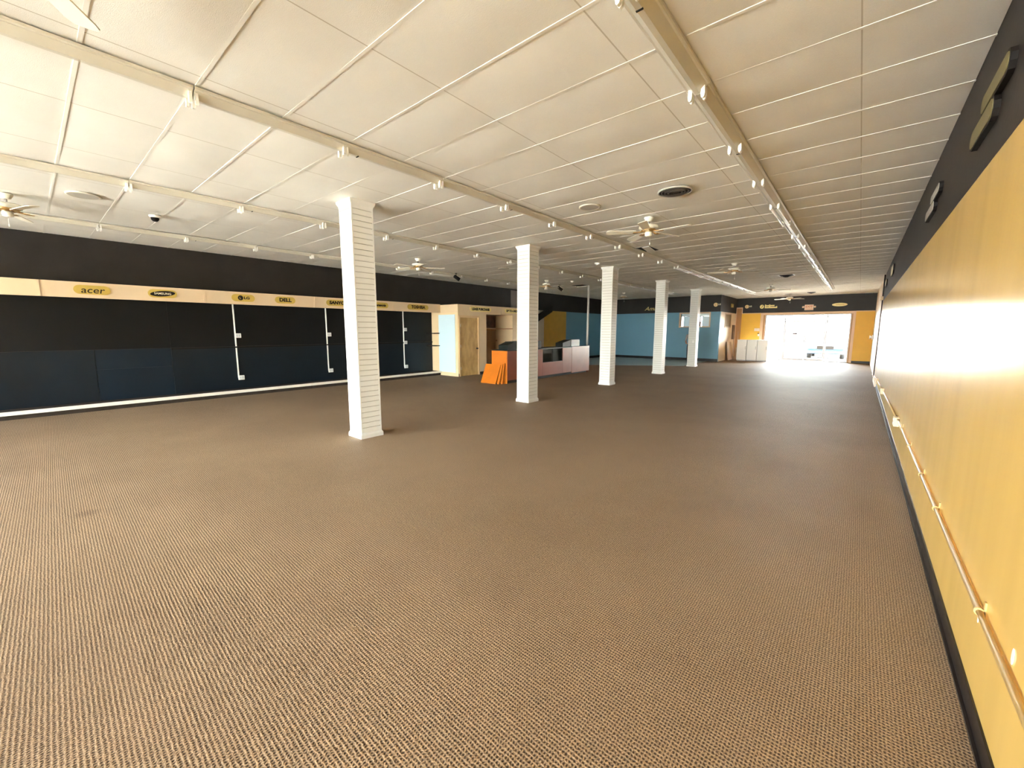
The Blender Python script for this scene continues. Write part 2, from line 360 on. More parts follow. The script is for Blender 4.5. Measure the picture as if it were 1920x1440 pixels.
# ceiling --------------------------------------------------------------
bm = bmesh.new(); bx(bm, XL-T, XR+T, YB-T, YF+T, H+0.045, H+0.2)
ceiling = struct(obj('ceiling', bm, 'tile'), 'suspended ceiling of cream textured lay-in tiles', 'ceiling')
def tile_mesh(k, w, d):
    rnd = random.Random(k); nx, ny = 6, 4; bm = bmesh.new(); s = rnd.uniform(0.003, 0.010)*(.3 if k >= 20 else 1); tilt = rnd.uniform(-.003, .003)
    V = [[bm.verts.new(((i/nx-.5)*w, (j/ny-.5)*d, -s*(1-(2*i/nx-1)**2)*(1-(2*j/ny-1)**2)**.8 + tilt*(2*j/ny-1)*(1-(2*i/nx-1)**2) + .001)) for j in range(ny+1)] for i in range(nx+1)]
    for i in range(nx):
        for j in range(ny):
            f = bm.faces.new((V[i][j], V[i][j+1], V[i+1][j+1], V[i+1][j])); f.smooth = True
    me = bpy.data.meshes.new('ceiling_tile'); bm.to_mesh(me); bm.free(); me.materials.append(MATS['tile']); return me
full = [tile_mesh(k, TW-.010, TD-.012) for k in range(9)]
from_right = XR - XJ; edge_r = tile_mesh(20, from_right-.006, TD-.012)
jl = int((XJ-XL)//TW); rest = (XJ - TW*jl) - XL; edge_l = tile_mesh(21, rest-.006, TD-.012)
k0 = int(math.floor((YB-YJ)/TD)); k1 = int(math.ceil((YF-YJ)/TD))
cells = []
M3 = camo.matrix_world.to_3x3().transposed(); Cc = Vector((0,0,CAM_Z))
def project(p):
    q = M3 @ (Vector(p)-Cc)
    if q.z > -0.05: return None
    return (960+F_PX*q.x/-q.z, 720-F_PX*q.y/-q.z)
for k in range(k0, k1):
    yc = YJ + TD*(k+.5)
    for j in range(-1, jl+1):
        if j == -1: me, xc, wd = edge_r, (XJ+XR)/2, from_right
        elif j == jl: me, xc, wd = edge_l, (XL + XL+rest)/2, rest
        else: me, xc, wd = random.choice(full), XJ-TW*(j+.5), TW
        seen = False
        for dx in (-.5, 0, .5):
            for dy in (-.5, 0, .5):
                q = project((xc+dx*wd, yc+dy*TD, H))
                if q and -10 < q[0] < 1930 and -10 < q[1] < 1450: seen = True
        dist = math.hypot(xc, yc)
        cells.append((0 if seen else 1, dist, me, xc, yc))
cells.sort(key=lambda c: (c[0], c[1]))
for vis, dist, me, xc, yc in cells[:300]:
    o = link('ceiling_tile', me, ceiling, (xc, yc, H))
    if me in full and random.random() < .5: o.rotation_euler = (0, 0, PI)
verts, faces = [], []
for vis, dist, me, xc, yc in cells[300:]:
    b = len(verts); verts += [(v.co.x+xc, v.co.y+yc, v.co.z+H) for v in me.vertices]
    faces += [tuple(b+i for i in p.vertices) for p in me.polygons]
me = bpy.data.meshes.new('far_ceiling_tiles'); me.from_pydata(verts, [], faces); me.materials.append(MATS['tile'])
for p in me.polygons: p.use_smooth = True
o = link('far_ceiling_tiles', me, ceiling); o['kind'] = 'stuff'
bm = bmesh.new(); bx(bm, XL, XR, -.012, .012, -.002, .004); cross = mesh('cross_bar', bm, 'tbar')
for k in range(k0, k1+1):
    y = YJ+TD*k
    if YB < y < YF: link('grid_bar', cross, ceiling, (0, y, H))
bm = bmesh.new(); bx(bm, -.008, .008, YB, YF, .002, .005); runner = mesh('runner', bm, 'runner')
for j in range(0, jl+1): link('grid_runner', runner, ceiling, (XJ-TW*j, 0, H))

# front storefront window -----------------------------------------------
w1 = thing('window_1', 'glazed aluminium storefront with double doors at the far end', 'window', (0,0,0)); w1['kind'] = 'structure'
fr = bmesh.new(); yF = YF+.06
m1, m2, m3 = -3.16, -2.21, -1.33; TZ = 2.10
def mull(name, x0, x1, z0, z1, m='aluminium', d=.05): return box(name, x0, x1, yF, yF+d, z0, z1, m, w1)
fr.free()
mull('sill_bar', wx0, m1-.03, 0, .05); mull('sill_bar', m3+.03, wx1, 0, .05); mull('head_bar', wx0, wx1, wz1-.05, wz1)
for x in (wx0+.02, wx1-.02): mull('mullion', x-.02, x+.02, .05, wz1-.05)
for x in (m1, m3): mull('mullion', x-.03, x+.03, 0, wz1-.05)
mull('transom_bar', wx0+.04, m1-.03, TZ-.02, TZ+.02); mull('transom_bar', m3+.03, wx1-.04, TZ-.02, TZ+.02); mull('transom_bar', m1+.03, m3-.03, TZ-.035, TZ+.035)
def pane(x0, x1, z0, z1, par=w1): return box('pane', x0, x1, yF+.02, yF+.028, z0, z1, 'glass', par)
pane(wx0+.04, m1-.03, .05, TZ-.02); pane(m3+.03, wx1-.04, .05, TZ-.02)
pane(wx0+.04, m1-.03, TZ+.02, wz1-.05); pane(m1+.03, m3-.03, TZ+.035, wz1-.05); pane(m3+.03, wx1-.04, TZ+.02, wz1-.05)
# wooden casing around the storefront
bm = bmesh.new()
bx(bm, wx0-.24, wx0-.10, YF-.03, YF, 0, wz1+.12, 0); bx(bm, wx0-.10, wx0, YF-.015, YF, 0, wz1, 1); bx(bm, wx0-.02, wx0, YF-.03, YF+.06, 0, wz1, 0)
bx(bm, wx1+.06, wx1+.17, YF-.03, YF, 0, wz1+.12, 0); bx(bm, wx1+.02, wx1+.06, YF-.015, YF, 0, wz1, 1); bx(bm, wx1, wx1+.02, YF-.03, YF+.06, 0, wz1, 0)
bx(bm, wx0-.10, wx1+.06, YF-.03, YF, wz1, wz1+.12, 0)
struct(obj('trim_2', bm, ['window_trim','window_trim_dark']), 'wooden casing around the far storefront glass', 'trim')
for i, (a, b) in enumerate(((m1+.03, m2), (m2, m3-.03))):
    d = thing('door_%d' % (i+1), ('left' if i == 0 else 'right') + ' leaf of the glazed storefront double door' + (' with a small maroon sign' if i == 0 else ''), 'door'); d['kind'] = 'structure'
    bm = bmesh.new(); st = .055; z1 = TZ-.04
    bx(bm, a+.004, a+st, yF-.01, yF+.035, .01, z1); bx(bm, b-st, b-.004, yF-.01, yF+.035, .01, z1)
    bx(bm, a+st, b-st, yF-.01, yF+.035, .01, .13); bx(bm, a+st, b-st, yF-.01, yF+.035, z1-.06, z1)
    obj('door_frame', bm, 'aluminium', d); box('pane', a+st, b-st, yF+.01, yF+.018, .13, z1-.06, 'glass', d)
    bm = bmesh.new(); tube(bm, (a+st*.5, yF-.06, 1.02), (b-st*.5, yF-.06, 1.02), .014); tube(bm, (a+st*.6, yF-.06, 1.02), (a+st*.6, yF-.01, 1.02), .01); tube(bm, (b-st*.6, yF-.06, 1.02), (b-st*.6, yF-.01, 1.02), .01)
    obj('push_bar', bm, 'aluminium', d)
    if i == 0: box('door_sign', a+.36, a+.57, yF+.002, yF+.009, 1.40, 1.50, 'sign_maroon', d)
# office window in the facade and pass-through frame
w2 = thing('window_2', 'pass-through window with tan frame in the blue wall', 'window'); w2['kind'] = 'structure'
bm = bmesh.new(); a, b, c, e = PT
bx(bm, a-.09, a, YBLUE-.02, YBLUE+.16, c-.07, e+.07); bx(bm, b, b+.06, YBLUE-.02, YBLUE+.16, c-.05, e+.07)
bx(bm, a, b, YBLUE-.02, YBLUE+.16, e, e+.07); bx(bm, a, b, YBLUE-.03, YBLUE+.2, c-.05, c)
obj('window_frame', bm, 'window_trim', w2)
w7 = thing('window_7', 'office front window seen through the pass-through', 'window'); w7['kind'] = 'structure'
bm = bmesh.new()
for q in ((ox0, ox0+.05, oz0, oz1), (ox1-.05, ox1, oz0, oz1), ((ox0+ox1)/2-.03, (ox0+ox1)/2+.03, oz0, oz1), (ox0, ox1, oz0, oz0+.05), (ox0, ox1, oz1-.05, oz1)): bx(bm, q[0], q[1], yF, yF+.05, q[2], q[3])
obj('window_frame', bm, 'aluminium', w7); box('pane', ox0+.05, ox1-.05, yF+.02, yF+.028, oz0+.05, oz1-.05, 'glass', w7)

# outside ---------------------------------------------------------------
bm = bmesh.new(); bx(bm, -60, 60, YF+T, 30.2, -.3, -.02)
struct(obj('sidewalk', bm, 'concrete'), 'pale concrete sidewalk outside the storefront', 'sidewalk')
bm = bmesh.new(); bx(bm, -120, 120, 30.2, 160, -.4, -.14)
struct(obj('parking_lot', bm, 'asphalt'), 'sunlit parking lot beyond the sidewalk', 'parking lot')
bm = bmesh.new(); bx(bm, -80, 80, -90, YB-T, -.3, -.02)
struct(obj('rear_pavement', bm, 'pale_concrete'), 'pale pavement outside the near windows', 'pavement')

# ================================================================== COLUMNS
COLY = [3.06, 7.09, 10.97, 15.12, 19.17]; CS = 0.165; CX = -5.53 - CS
SP = 0.0785; NS = 42; Z0 = 0.085
def slat_bm(bm, z):
    h = SP-.011
    # board with a chamfered lower lip, on the -Y face of a unit column
    prism(bm, [(-CS, z), (-CS, z+h), (-CS+.014, z+h), (-CS+.014, z)], 0, -CS+.014, CS-.014)
bm = bmesh.new(); slat_bm(bm, 0); slat_me = mesh('slat', bm, 'slat_white')
bm = bmesh.new(); c = CS-.012; bx(bm, -c, c, -c, c, 0.01, H-.01); core_me = mesh('column_core', bm, 'groove')
def square_ring(prof):
    bm = bmesh.new(); loops = []
    for s, z in prof: loops.append([bm.verts.new(p) for p in ((-s,-s,z),(s,-s,z),(s,s,z),(-s,s,z))])
    for A, B in zip(loops, loops[1:]):
        for i in range(4): bm.faces.new((A[i], A[(i+1)%4], B[(i+1)%4], B[i]))
    bm.faces.new(loops[0]); bm.faces.new(loops[-1])
    return bm
cap_me = mesh('cap', square_ring([(CS+.002, H-.10), (CS+.006, H-.075), (CS+.028, H-.035), (CS+.032, H-.006), (CS-.02, H-.004)]), 'slat_white')
base_me = mesh('base', square_ring([(CS+.02, 0.001), (CS+.02, .05), (CS+.012, .07), (CS+.002, .082), (CS-.02, .083)]), 'slat_white')
bm = bmesh.new(); bx(bm, -CS-.003, -CS+.016, -CS-.003, -CS+.016, .08, H-.09); bead_me = mesh('corner_bead', bm, 'slat_white')
bm = bmesh.new()
for i in range(NS): slat_bm(bm, Z0+SP*i)
face_me = mesh('slat_cladding', bm, 'slat_white')
CLAB = ['nearest and largest white slatwall column on the carpet', 'white slatwall column with a switch and outlet, beside the orange counter',
        'white slatwall column just past the right end of the long counter', 'white slatwall column in front of the blue wall, second from the storefront', 'white slatwall column with the person behind it, closest to storefront']
columns = []
for i, y in enumerate(COLY):
    t = thing('slatwall_column', CLAB[i], 'column', (CX, y+.02+CS, 0), 'white slatwall columns')
    columns.append(t)
    link('column_core', core_me, t); link('column_cap', cap_me, t); link('column_base', base_me, t)
    for r in range(4):
        link('corner_bead', bead_me, t, None, (0,0,r*PI/2))
        if i < 2:
            for s in range(NS): link('slat', slat_me, t, (0,0,Z0+SP*s), (0,0,r*PI/2))
        else:
            o = link('slat_cladding', face_me, t, None, (0,0,r*PI/2)); o['kind'] = 'stuff'
def plate(parent, x, z, kind):
    bm = bmesh.new(); bx(bm, x-.036, x+.036, -CS-.008, -CS, z-.058, z+.058); p = obj(kind+'_plate', bm, 'plastic_white' if kind == 'switch' else 'conduit_white', parent)
    if kind == 'switch': box('toggle', x-.006, x+.006, -CS-.022, -CS-.008, z-.012, z+.014, 'plastic_white', p)
    else:
        for dz in (-.022, .022): box('socket_face', x-.017, x+.017, -CS-.011, -CS-.008, z+dz-.014, z+dz+.014, 'pale_box', p)
plate(columns[1], 0.03, 1.22, 'switch'); plate(columns[1], -.04, .29, 'outlet'); plate(columns[4], .05, 1.12, 'switch')

# ================================================================== LEFT DISPLAY WALL
XH = -11.45
t = thing('display_header', 'cream header fascia carrying brand signs above the black wall', 'header', (0,0,0))
seams = [YB+.1, -4.74, -2.26, 0.22, 2.70, 5.20, 7.70, 9.598]
for a, b in zip(seams, seams[1:]): box('fascia_panel', XH-.02, XH, a+.006, b-.006, 2.22, 2.515, 'cream_header', t)
for y in seams[1:-1]: box('batten', XH-.018, XH+.012, y-.022, y+.022, 2.222, 2.513, 'cream_header', t)
box('header_top', XL+.001, XH-.02, YB+.1, 9.598, 2.48, 2.51, 'cream_header', t)
box('header_underside', XL+.02, XH-.02, YB+.1, 9.598, 2.265, 2.28, 'black_board', t)
t = thing('display_platform', 'low carpeted platform with white front edge along the black wall', 'platform')
box('toe_kick', XL+.03, -11.50, YB+.1, 9.59, 0.001, .088, 'carpet_dark', t)
box('front_edge', -11.49, -11.455, YB+.1, 9.72, .085, .152, 'platform_white', t)
box('deck', XL+.02, -11.49, YB+.1, 9.59, .09, .138, 'carpet_dark', t)
def pill(bm, w, h, d, n=8):
    r = h/2; pts = []
    for s, a0 in ((1, -PI/2), (-1, PI/2)):
        for i in range(n+1):
            a = a0+PI*i/n; pts.append((s*(w/2-r)+r*math.cos(a), r*math.sin(a)))
    prism(bm, pts, 2, 0, d)
def ellipse(bm, w, h, z0, z1, n=28, rot=0):
    pts = []
    for i in range(n):
        a = 2*PI*i/n; x, y = w/2*math.cos(a), h/2*math.sin(a)
        pts.append((x*math.cos(rot)-y*math.sin(rot), x*math.sin(rot)+y*math.cos(rot)))
    prism(bm, pts, 2, z0, z1)
def pill_sign(loc, rot, w, h, m, label):
    t = thing('brand_sign', label, 'sign', loc, 'oblong gold signs'); t.rotation_euler = rot
    bm = bmesh.new(); pill(bm, w, h, .018); obj('sign_board', bm, m, t)
    return t
def lettering(t, txt, size, m='ink', x=0, y=0, off=.004, shear=0, spacing=1.0, sx=1.0, z=.019):
    o = link('lettering', text_mesh(txt, size, .003, m, off, shear, spacing), t, (x, y, z)); o.scale = (sx, 1, 1); return o
ZS = 2.375
def hs(y0, y1, label, h=.17): return pill_sign((XH+.001, (y0+y1)/2, ZS), ROT_PX, y1-y0, h, 'gold_sign', label)
s = hs(0.66, 1.17, 'leftmost gold oblong sign on the cream header, slanted lowercase letters'); lettering(s, 'acer', .17, shear=.15, sx=1.1, off=.001, y=-.01)
s = hs(1.73, 2.21, 'gold oblong sign with a black oval, second from left on header')
bm = bmesh.new(); ellipse(bm, .42, .115, .018, .021, rot=.10); obj('oval', bm, 'ink', s); lettering(s, 'SAMSUNG', .062, 'ink_pale', z=.022, sx=1.0, off=.0005)
s = hs(3.23, 3.72, 'gold oblong sign with a black round emblem and two letters')
bm = bmesh.new(); ellipse(bm, .115, .115, .018, .021); obj('emblem', bm, 'ink', s, (-.06, 0, 0)); lettering(s, 'LG', .085, x=.07, sx=1.2)
def emblem_face(s, x, r, m, z):
    bm = bmesh.new(); prism(bm, [(x-r*.35,r*.4),(x-r*.35,-r*.45),(x+r*.1,-r*.45),(x+r*.1,-r*.33),(x-r*.22,-r*.33),(x-r*.22,r*.4)], 2, z, z+.001); obj('emblem_mark', bm, m, s)
    bm = bmesh.new(); ellipse(bm, r*.3, r*.3, z, z+.001, 10); obj('emblem_dot', bm, m, s)
emblem_face(s, -.06, .057, 'gold_sign', .021)
s = hs(4.18, 4.67, 'gold oblong sign with four bold capitals on the cream header'); lettering(s, 'DELL', .125, sx=1.05, off=.006)
s = hs(5.50, 6.10, 'gold oblong sign half hidden by the left edge of nearest column'); lettering(s, 'SANYO', .12, sx=1.1, off=.006, shear=.1)
s = hs(6.92, 7.47, 'gold oblong sign just right of the nearest column, mostly lowercase'); lettering(s, 'Panasonic', .105, sx=.95, off=.005)
s = hs(8.20, 9.05, 'gold oblong sign closest to the cream booth, seven bold capitals'); lettering(s, 'TOSHIBA', .135, sx=1.0, off=.006)
# white surface conduits with boxes on the black wall
def wall_conduit(y, boxes, label):
    t = thing('surface_conduit', label, 'conduit', (XL+.017, y, 0), 'white conduits on the black wall')
    box('raceway', 0, .022, -.014, .014, min(boxes), 2.24, 'conduit_white', t)
    for z in boxes:
        b = box('outlet_box', 0, .045, -.01, .12, z-.055, z+.055, 'conduit_white', t, .004)
        for dy in (.03, .08): box('receptacle', .045, .048, dy-.012, dy+.012, z-.03, z+.03, 'pale_box', b)
wall_conduit(3.38, [1.47, .41], 'leftmost white conduit with two outlet boxes on the black wall')
wall_conduit(5.70, [1.48, .42], 'white conduit with two outlet boxes on black wall, left of nearest column')
wall_conduit(8.36, [1.63, 1.19, .36], 'white conduit with three outlet boxes on black wall, closest to booth')

# ================================================================== BOOTH
YB0, YB1, XBF = 9.6, 13.9, -10.55
N0, N1, NZ, NX = 11.0, 12.5, 2.20, -11.47
bm = bmesh.new(); ZT = 2.495
bx(bm, XL, XBF-.1, YB0, YB0+.1, 0, ZT)                       # side facing the camera
dz, d0, d1 = 2.06, 9.69, 10.57
bx(bm, XBF-.1, XBF, YB0, d0, 0, ZT); bx(bm, XBF-.1, XBF, d1, N0, 0, ZT); bx(bm, XBF-.1, XBF, d0, d1, dz, ZT)
bx(bm, XBF-.1, XBF, N0, N1, NZ, ZT); bx(bm, XBF-.1, XBF, N1, YB1, 0, ZT)
bx(bm, NX-.05, NX, N0-.05, N1+.05, 0, NZ+.05); bx(bm, NX, XBF-.1, N0-.05, N0, 0, NZ+.05); bx(bm, NX, XBF-.1, N1, N1+.05, 0, NZ+.05); bx(bm, NX, XBF-.1, N0, N1, NZ, NZ+.05)
bx(bm, XL, XBF-.1, YB1-.1, YB1, 0, ZT); bx(bm, XL, XBF-.1, YB0+.1, YB1-.1, ZT-.06, ZT)
booth = struct(obj('wall_booth', bm, 'cream'), 'cream built-in booth with door and niche at end of black wall', 'wall')
box('fascia_band', XBF, XBF+.012, YB0-.012, 11.80, 2.19, ZT-.002, 'cream', booth); box('fascia_band', XBF, XBF+.012, 11.81, YB1, 2.19, ZT-.002, 'cream', booth)
box('fascia_band', XH, XBF, YB0-.012, YB0, 2.215, ZT-.002, 'cream_header', booth)
box('batten', XBF+.0, XBF+.02, 11.785, 11.825, 2.19, ZT-.003, 'cream_header', booth)
box('niche_back_shade', NX, NX+.004, N0, N1, 0.1, 1.62, 'cardboard', booth)  # brown sheet: shade at the back of the niche put in as colour
bm = bmesh.new(); bx(bm, XBF, XBF+.01, YB0-.0, d0-.065, 0, .1); bx(bm, XBF, XBF+.01, d1+.065, N0, 0, .1); bx(bm, XBF, XBF+.01, N1, YB1, 0, .1)
struct(obj('baseboard_booth', bm, 'base_black'), 'black baseboard along the cream booth', 'baseboard')
# booth shelves between black wall and booth face, seen as two dark bars
for nm, z in (('upper', 1.50), ('lower', 1.055)):
    tag(box('wall_shelf', XL+.06, -11.50, 9.30, 9.595, z-.014, z+.014, 'ink'), '%s of two thin black shelves in the corner beside the booth' % nm, 'shelf', 'thin black corner shelves')
# pale blue slatwall panel
t = thing('slatwall_panel', 'pale blue slatwall panel on the booth side', 'panel', (-11.12, YB0-.001, 0))
box('panel_back', -.43, .43, -.012, 0, .13, 2.15, 'slat_blue', t)
bm = bmesh.new()
for i in range(26): bx(bm, -.43, .43, -.024, -.012, .135+i*.0775, .135+i*.0775+.067)
o = obj('slats', bm, 'slat_blue', t); o['kind'] = 'stuff'
# booth door
d = thing('door_3', 'flush birch wood door in the cream booth', 'door'); d['kind'] = 'structure'
box('door_leaf', XBF-.05, XBF-.008, d0+.012, d1-.012, .012, dz-.012, 'lumber', d)
bm = bmesh.new(); bx(bm, XBF, XBF+.02, d0-.06, d0, 0, dz+.06); bx(bm, XBF, XBF+.02, d1, d1+.06, 0, dz+.06); bx(bm, XBF, XBF+.02, d0, d1, dz, dz+.06)
bx(bm, XBF-.09, XBF, d0, d0+.012, 0, dz); bx(bm, XBF-.09, XBF, d1-.012, d1, 0, dz); bx(bm, XBF-.09, XBF, d0+.012, d1-.012, dz-.012, dz)
obj('door_frame', bm, 'casing', d)
for z in (.28, 1.06, 1.78): box('hinge', XBF-.012, XBF+.012, d0+.006, d0+.026, z-.05, z+.05, 'plastic_white', d)
bm = bmesh.new(); lathe(bm, [(0,0),(.03,0),(.03,.006),(.012,.01),(.012,.035),(.028,.045),(.03,.06),(.02,.072),(0,.075)], n=14)
obj('door_knob', bm, 'ink', d, (XBF-.008, d1-.075, .96), (0, PI/2, 0))
def band_sign(y0, y1, txt, label, sx):
    s = pill_sign((XBF+.012, (y0+y1)/2, 2.355), ROT_PX, y1-y0, .17, 'gold_pale', label); lettering(s, txt, .115, sx=sx, off=.006)
band_sign(10.16, 11.24, 'LEASE PURCHASE', 'pale gold oblong sign reading LEASE PURCHASE above the birch door', 1.0)
band_sign(12.02, 13.10, 'UP TO 6 MONTHS', 'pale gold oblong sign reading UP TO 6 MONTHS on the booth', 1.0)
t = thing('wood_shelf', 'brown wooden shelf inside the booth niche', 'shelf', (0,0,0)); box('shelf_board', NX+.005, XBF+.02, N0+.004, N1-.004, 1.655, 1.685, 'shelf_wood', t); box('shelf_cleat', NX+.005, NX+.03, N0+.004, N1-.004, 1.60, 1.655, 'shelf_wood', t)
tag(box('marbled_panel', NX+.001, NX+.03, N0+.02, N1-.02, 1.70, 2.19, 'brown_marble'), 'dark brown marbled panel above the niche shelf', 'panel')
tag(box('niche_ledge', NX+.005, NX+.10, N0+.005, N1-.005, 1.17, 1.22, 'cardboard'), 'brown ledge low in the booth niche', 'ledge')

# staircase stringer past the booth
t = thing('stair_rail', 'black slanted staircase stringer and handrail on the left wall', 'staircase', (0,0,0))
def slanted(name, y0, z0, y1, z1, h, x0, x1):
    bm = bmesh.new(); prism(bm, [(y0, z0), (y1, z1), (y1, z1+h), (y0, z0+h)], 0, x0, x1); return obj(name, bm, 'ink', t)
slanted('stringer', 13.95, 1.18, 17.15, 2.53, .30, XL+.001, XL+.12)
slanted('handrail', 13.95, 1.78, 16.0, 2.60, .07, XL+.10, XL+.15)
for y in (14.4, 15.2, 15.9):
    z = 1.18+(y-13.95)*.42+.3; box('baluster', XL+.11, XL+.14, y-.015, y+.015, z, z+.32, 'ink', t)
# thin white pole behind the counter
bm = bmesh.new(); tube(bm, (0,0,0), (0,0,H-.002), .045, 14)
t = thing('support_pole', 'slim white pole rising to the ceiling behind the counter end', 'pole', (-8.6, 15.0, 0)); obj('pole', bm, 'slat_white', t)
bm = bmesh.new(); lathe(bm, [(.046,0),(.10,0),(.10,.012),(.046,.014)], n=16); obj('base_plate', bm, 'slat_white', t)

# ================================================================== COUNTER
XC0, XC1, YC0, YC1, ZC = -8.65, -8.0, 9.25, 14.12, 1.02
t = thing('sales_counter', 'long orange and red-brown laminate sales counter with a glass display', 'counter')
box('end_panel', XC0, XC1-.02, YC0, YC0+.02, .0, ZC-.03, 'orange_laminate', t)
box('toe_kick', XC0+.05, XC1-.09, YC0+.02, YC1-.05, .0, .1, 'ink', t)
box('countertop', XC0-.01, XC1+.005, YC0-.005, YC1, ZC-.03, ZC, 'black_plastic', t)
GZ0, GZ1, GY0, GY1 = .54, ZC-.03, 11.05, 12.26
box('front_panel', XC1-.02, XC1, YC0, GY0-.004, .1, ZC-.03, 'red_laminate', t); box('front_panel', XC1-.02, XC1, GY0, GY1, .1, GZ0, 'red_laminate', t)
box('front_panel', XC1-.02, XC1, GY1+.004, 12.85, .1, ZC-.03, 'red_laminate', t)
box('front_panel', XC1-.02, XC1+.006, 12.856, YC1, .06, ZC+.0, 'red_laminate', t); box('end_panel', XC0, XC1-.02, YC1-.02, YC1, 0, ZC-.03, 'red_laminate', t)
box('back_panel', XC0, XC0+.02, YC0+.02, YC1-.02, .1, ZC-.03, 'red_laminate', t)
g = box('display_case', XC1-.40, XC1-.38, GY0, GY1, GZ0, GZ1, 'pale_box', t); box('case_floor', XC1-.38, XC1-.02, GY0, GY1, GZ0-.012, GZ0, 'aluminium', g)
box('case_side', XC1-.38, XC1-.02, GY0-.004, GY0+.008, GZ0, GZ1, 'pale_box', g); box('case_side', XC1-.38, XC1-.02, GY1-.008, GY1+.004, GZ0, GZ1, 'pale_box', g)
box('glass_front', XC1-.012, XC1-.006, GY0, GY1, GZ0, GZ1, 'glass', t)
box('glass_bar', XC1-.018, XC1+.004, 11.62, 11.65, GZ0, GZ1, 'ink', t); box('glass_bar', XC1-.018, XC1+.006, GY1-.02, GY1+.02, GZ0, GZ1, 'red_laminate', t)
t = thing('black_cabinet', 'black box standing on the near end of the counter', 'box', (-8.55, 9.55, ZC))
bm = bmesh.new(); prism(bm, [(0, 0), (0, .13), (.32, .225), (1.75, .225), (1.75, 0)], 0, -.08, .30); obj('cabinet_body', bm, 'black_plastic', t)
box('cabinet_lid', -.085, .305, .31, 1.755, .225, .235, 'black_plastic', t)
t = thing('register_stand', 'grey box with black sloped top on the far end of counter', 'box', (-8.3, 13.1, ZC))
box('front_plate', .10, .12, 0, .58, 0, .245, 'pale_box', t)
bm = bmesh.new(); prism(bm, [(-.55, 0), (-.55, .14), (.0, .24), (.58, .24), (.58, 0)], 0, -.22, .10); obj('body', bm, 'black_plastic', t)
# loose orange boards leaning against the counter end
for i, (dx, wd, hh, by, lab) in enumerate(((-8.86, .62, .62, 8.98, 'largest loose orange board leaning in front on the counter end'),
                                           (-8.225, .075, .62, 9.03, 'narrow middle orange board leaning on the counter end'),
                                           (-8.125, .05, .64, 9.10, 'narrow orange board standing upright closest to the counter corner'))):
    lean = math.asin(min(.9, (YC0-.02*0-by-.03)/hh))
    t = thing('loose_board', lab, 'board', (dx, by, .001), 'orange boards at the counter end'); t.rotation_euler = (-lean, 0, 0)
    box('board_face', 0, wd, -.008, 0.0, 0, hh, 'orange_laminate', t); box('board_core', .002, wd-.002, 0, .012, 0.0, hh-.001, 'shelf_wood', t)

# ================================================================== FLUORESCENT STRIPS
P0, PITCHY = 0.99, 1.2
def channel_mesh(L):
    bm = bmesh.new(); prism(bm, [(-.086,0),(-.086,-.018),(-.078,-.024),(-.066,-.024),(-.017,-.066),(.017,-.066),(.066,-.024),(.078,-.024),(.086,-.018),(.086,0)], 1, .004, L-.004); return mesh('channel', bm, 'fixture')
ch = channel_mesh(2.4)
bm = bmesh.new(); prism(bm, [(-.012,-.03),(.012,-.03),(.015,-.085),(.011,-.108),(0,-.116),(-.011,-.108),(-.015,-.085)], 1, -.010, .010)
sock = mesh('lamp_socket', bm, 'socket')
bm = bmesh.new(); tube(bm, (0,0.02,-.09), (0,1.18,-.09), .0135, 12); tub = mesh('lamp_tube', bm, 'tube')
bm = bmesh.new(); bx(bm, -.02, .02, -.006, .006, -.070, -.060); slot = mesh('end_slot', bm, 'dark_gap')
ROWS = [(-1.07, 1, 10, 'row nearest the mustard wall', lambda b: 6.9 < b < 8.1 or 10.5 < b < 20),
        (-4.03, 0, 10, 'row just right of the columns', lambda b: b > 11.7),
        (-7.02, 0, 9, 'row just left of the columns', lambda b: b > 12.9),
        (-10.15, 0, 7, 'row nearest the black wall', lambda b: False)]
for x, a, b, rn, lit in ROWS:
    for i in range(a, b):
        y0 = P0 - 2.4 + 2.4*i
        has = lit(y0+.6) or lit(y0+1.8)
        t = thing('strip_light', 'white ceiling strip light, %s along the %s, %s' % (ORD[i-a], rn, 'with tubes' if has else 'without tubes'), 'light fixture', (x, y0, H-.013), 'fluorescent strips, '+rn)
        link('channel', ch, t)
        for yy in (0.02, 1.185, 1.215, 2.38):
            for sx in (-.045, .045): link('lamp_socket', sock, t, (sx, yy, 0))
        link('end_slot', slot, t, (0, 1.35, 0))
        for q in (0, 1.2):
            if lit(y0+q+.6):
                for sx in (-.045, .045): link('lamp_tube', tub, t, (sx, q, 0))

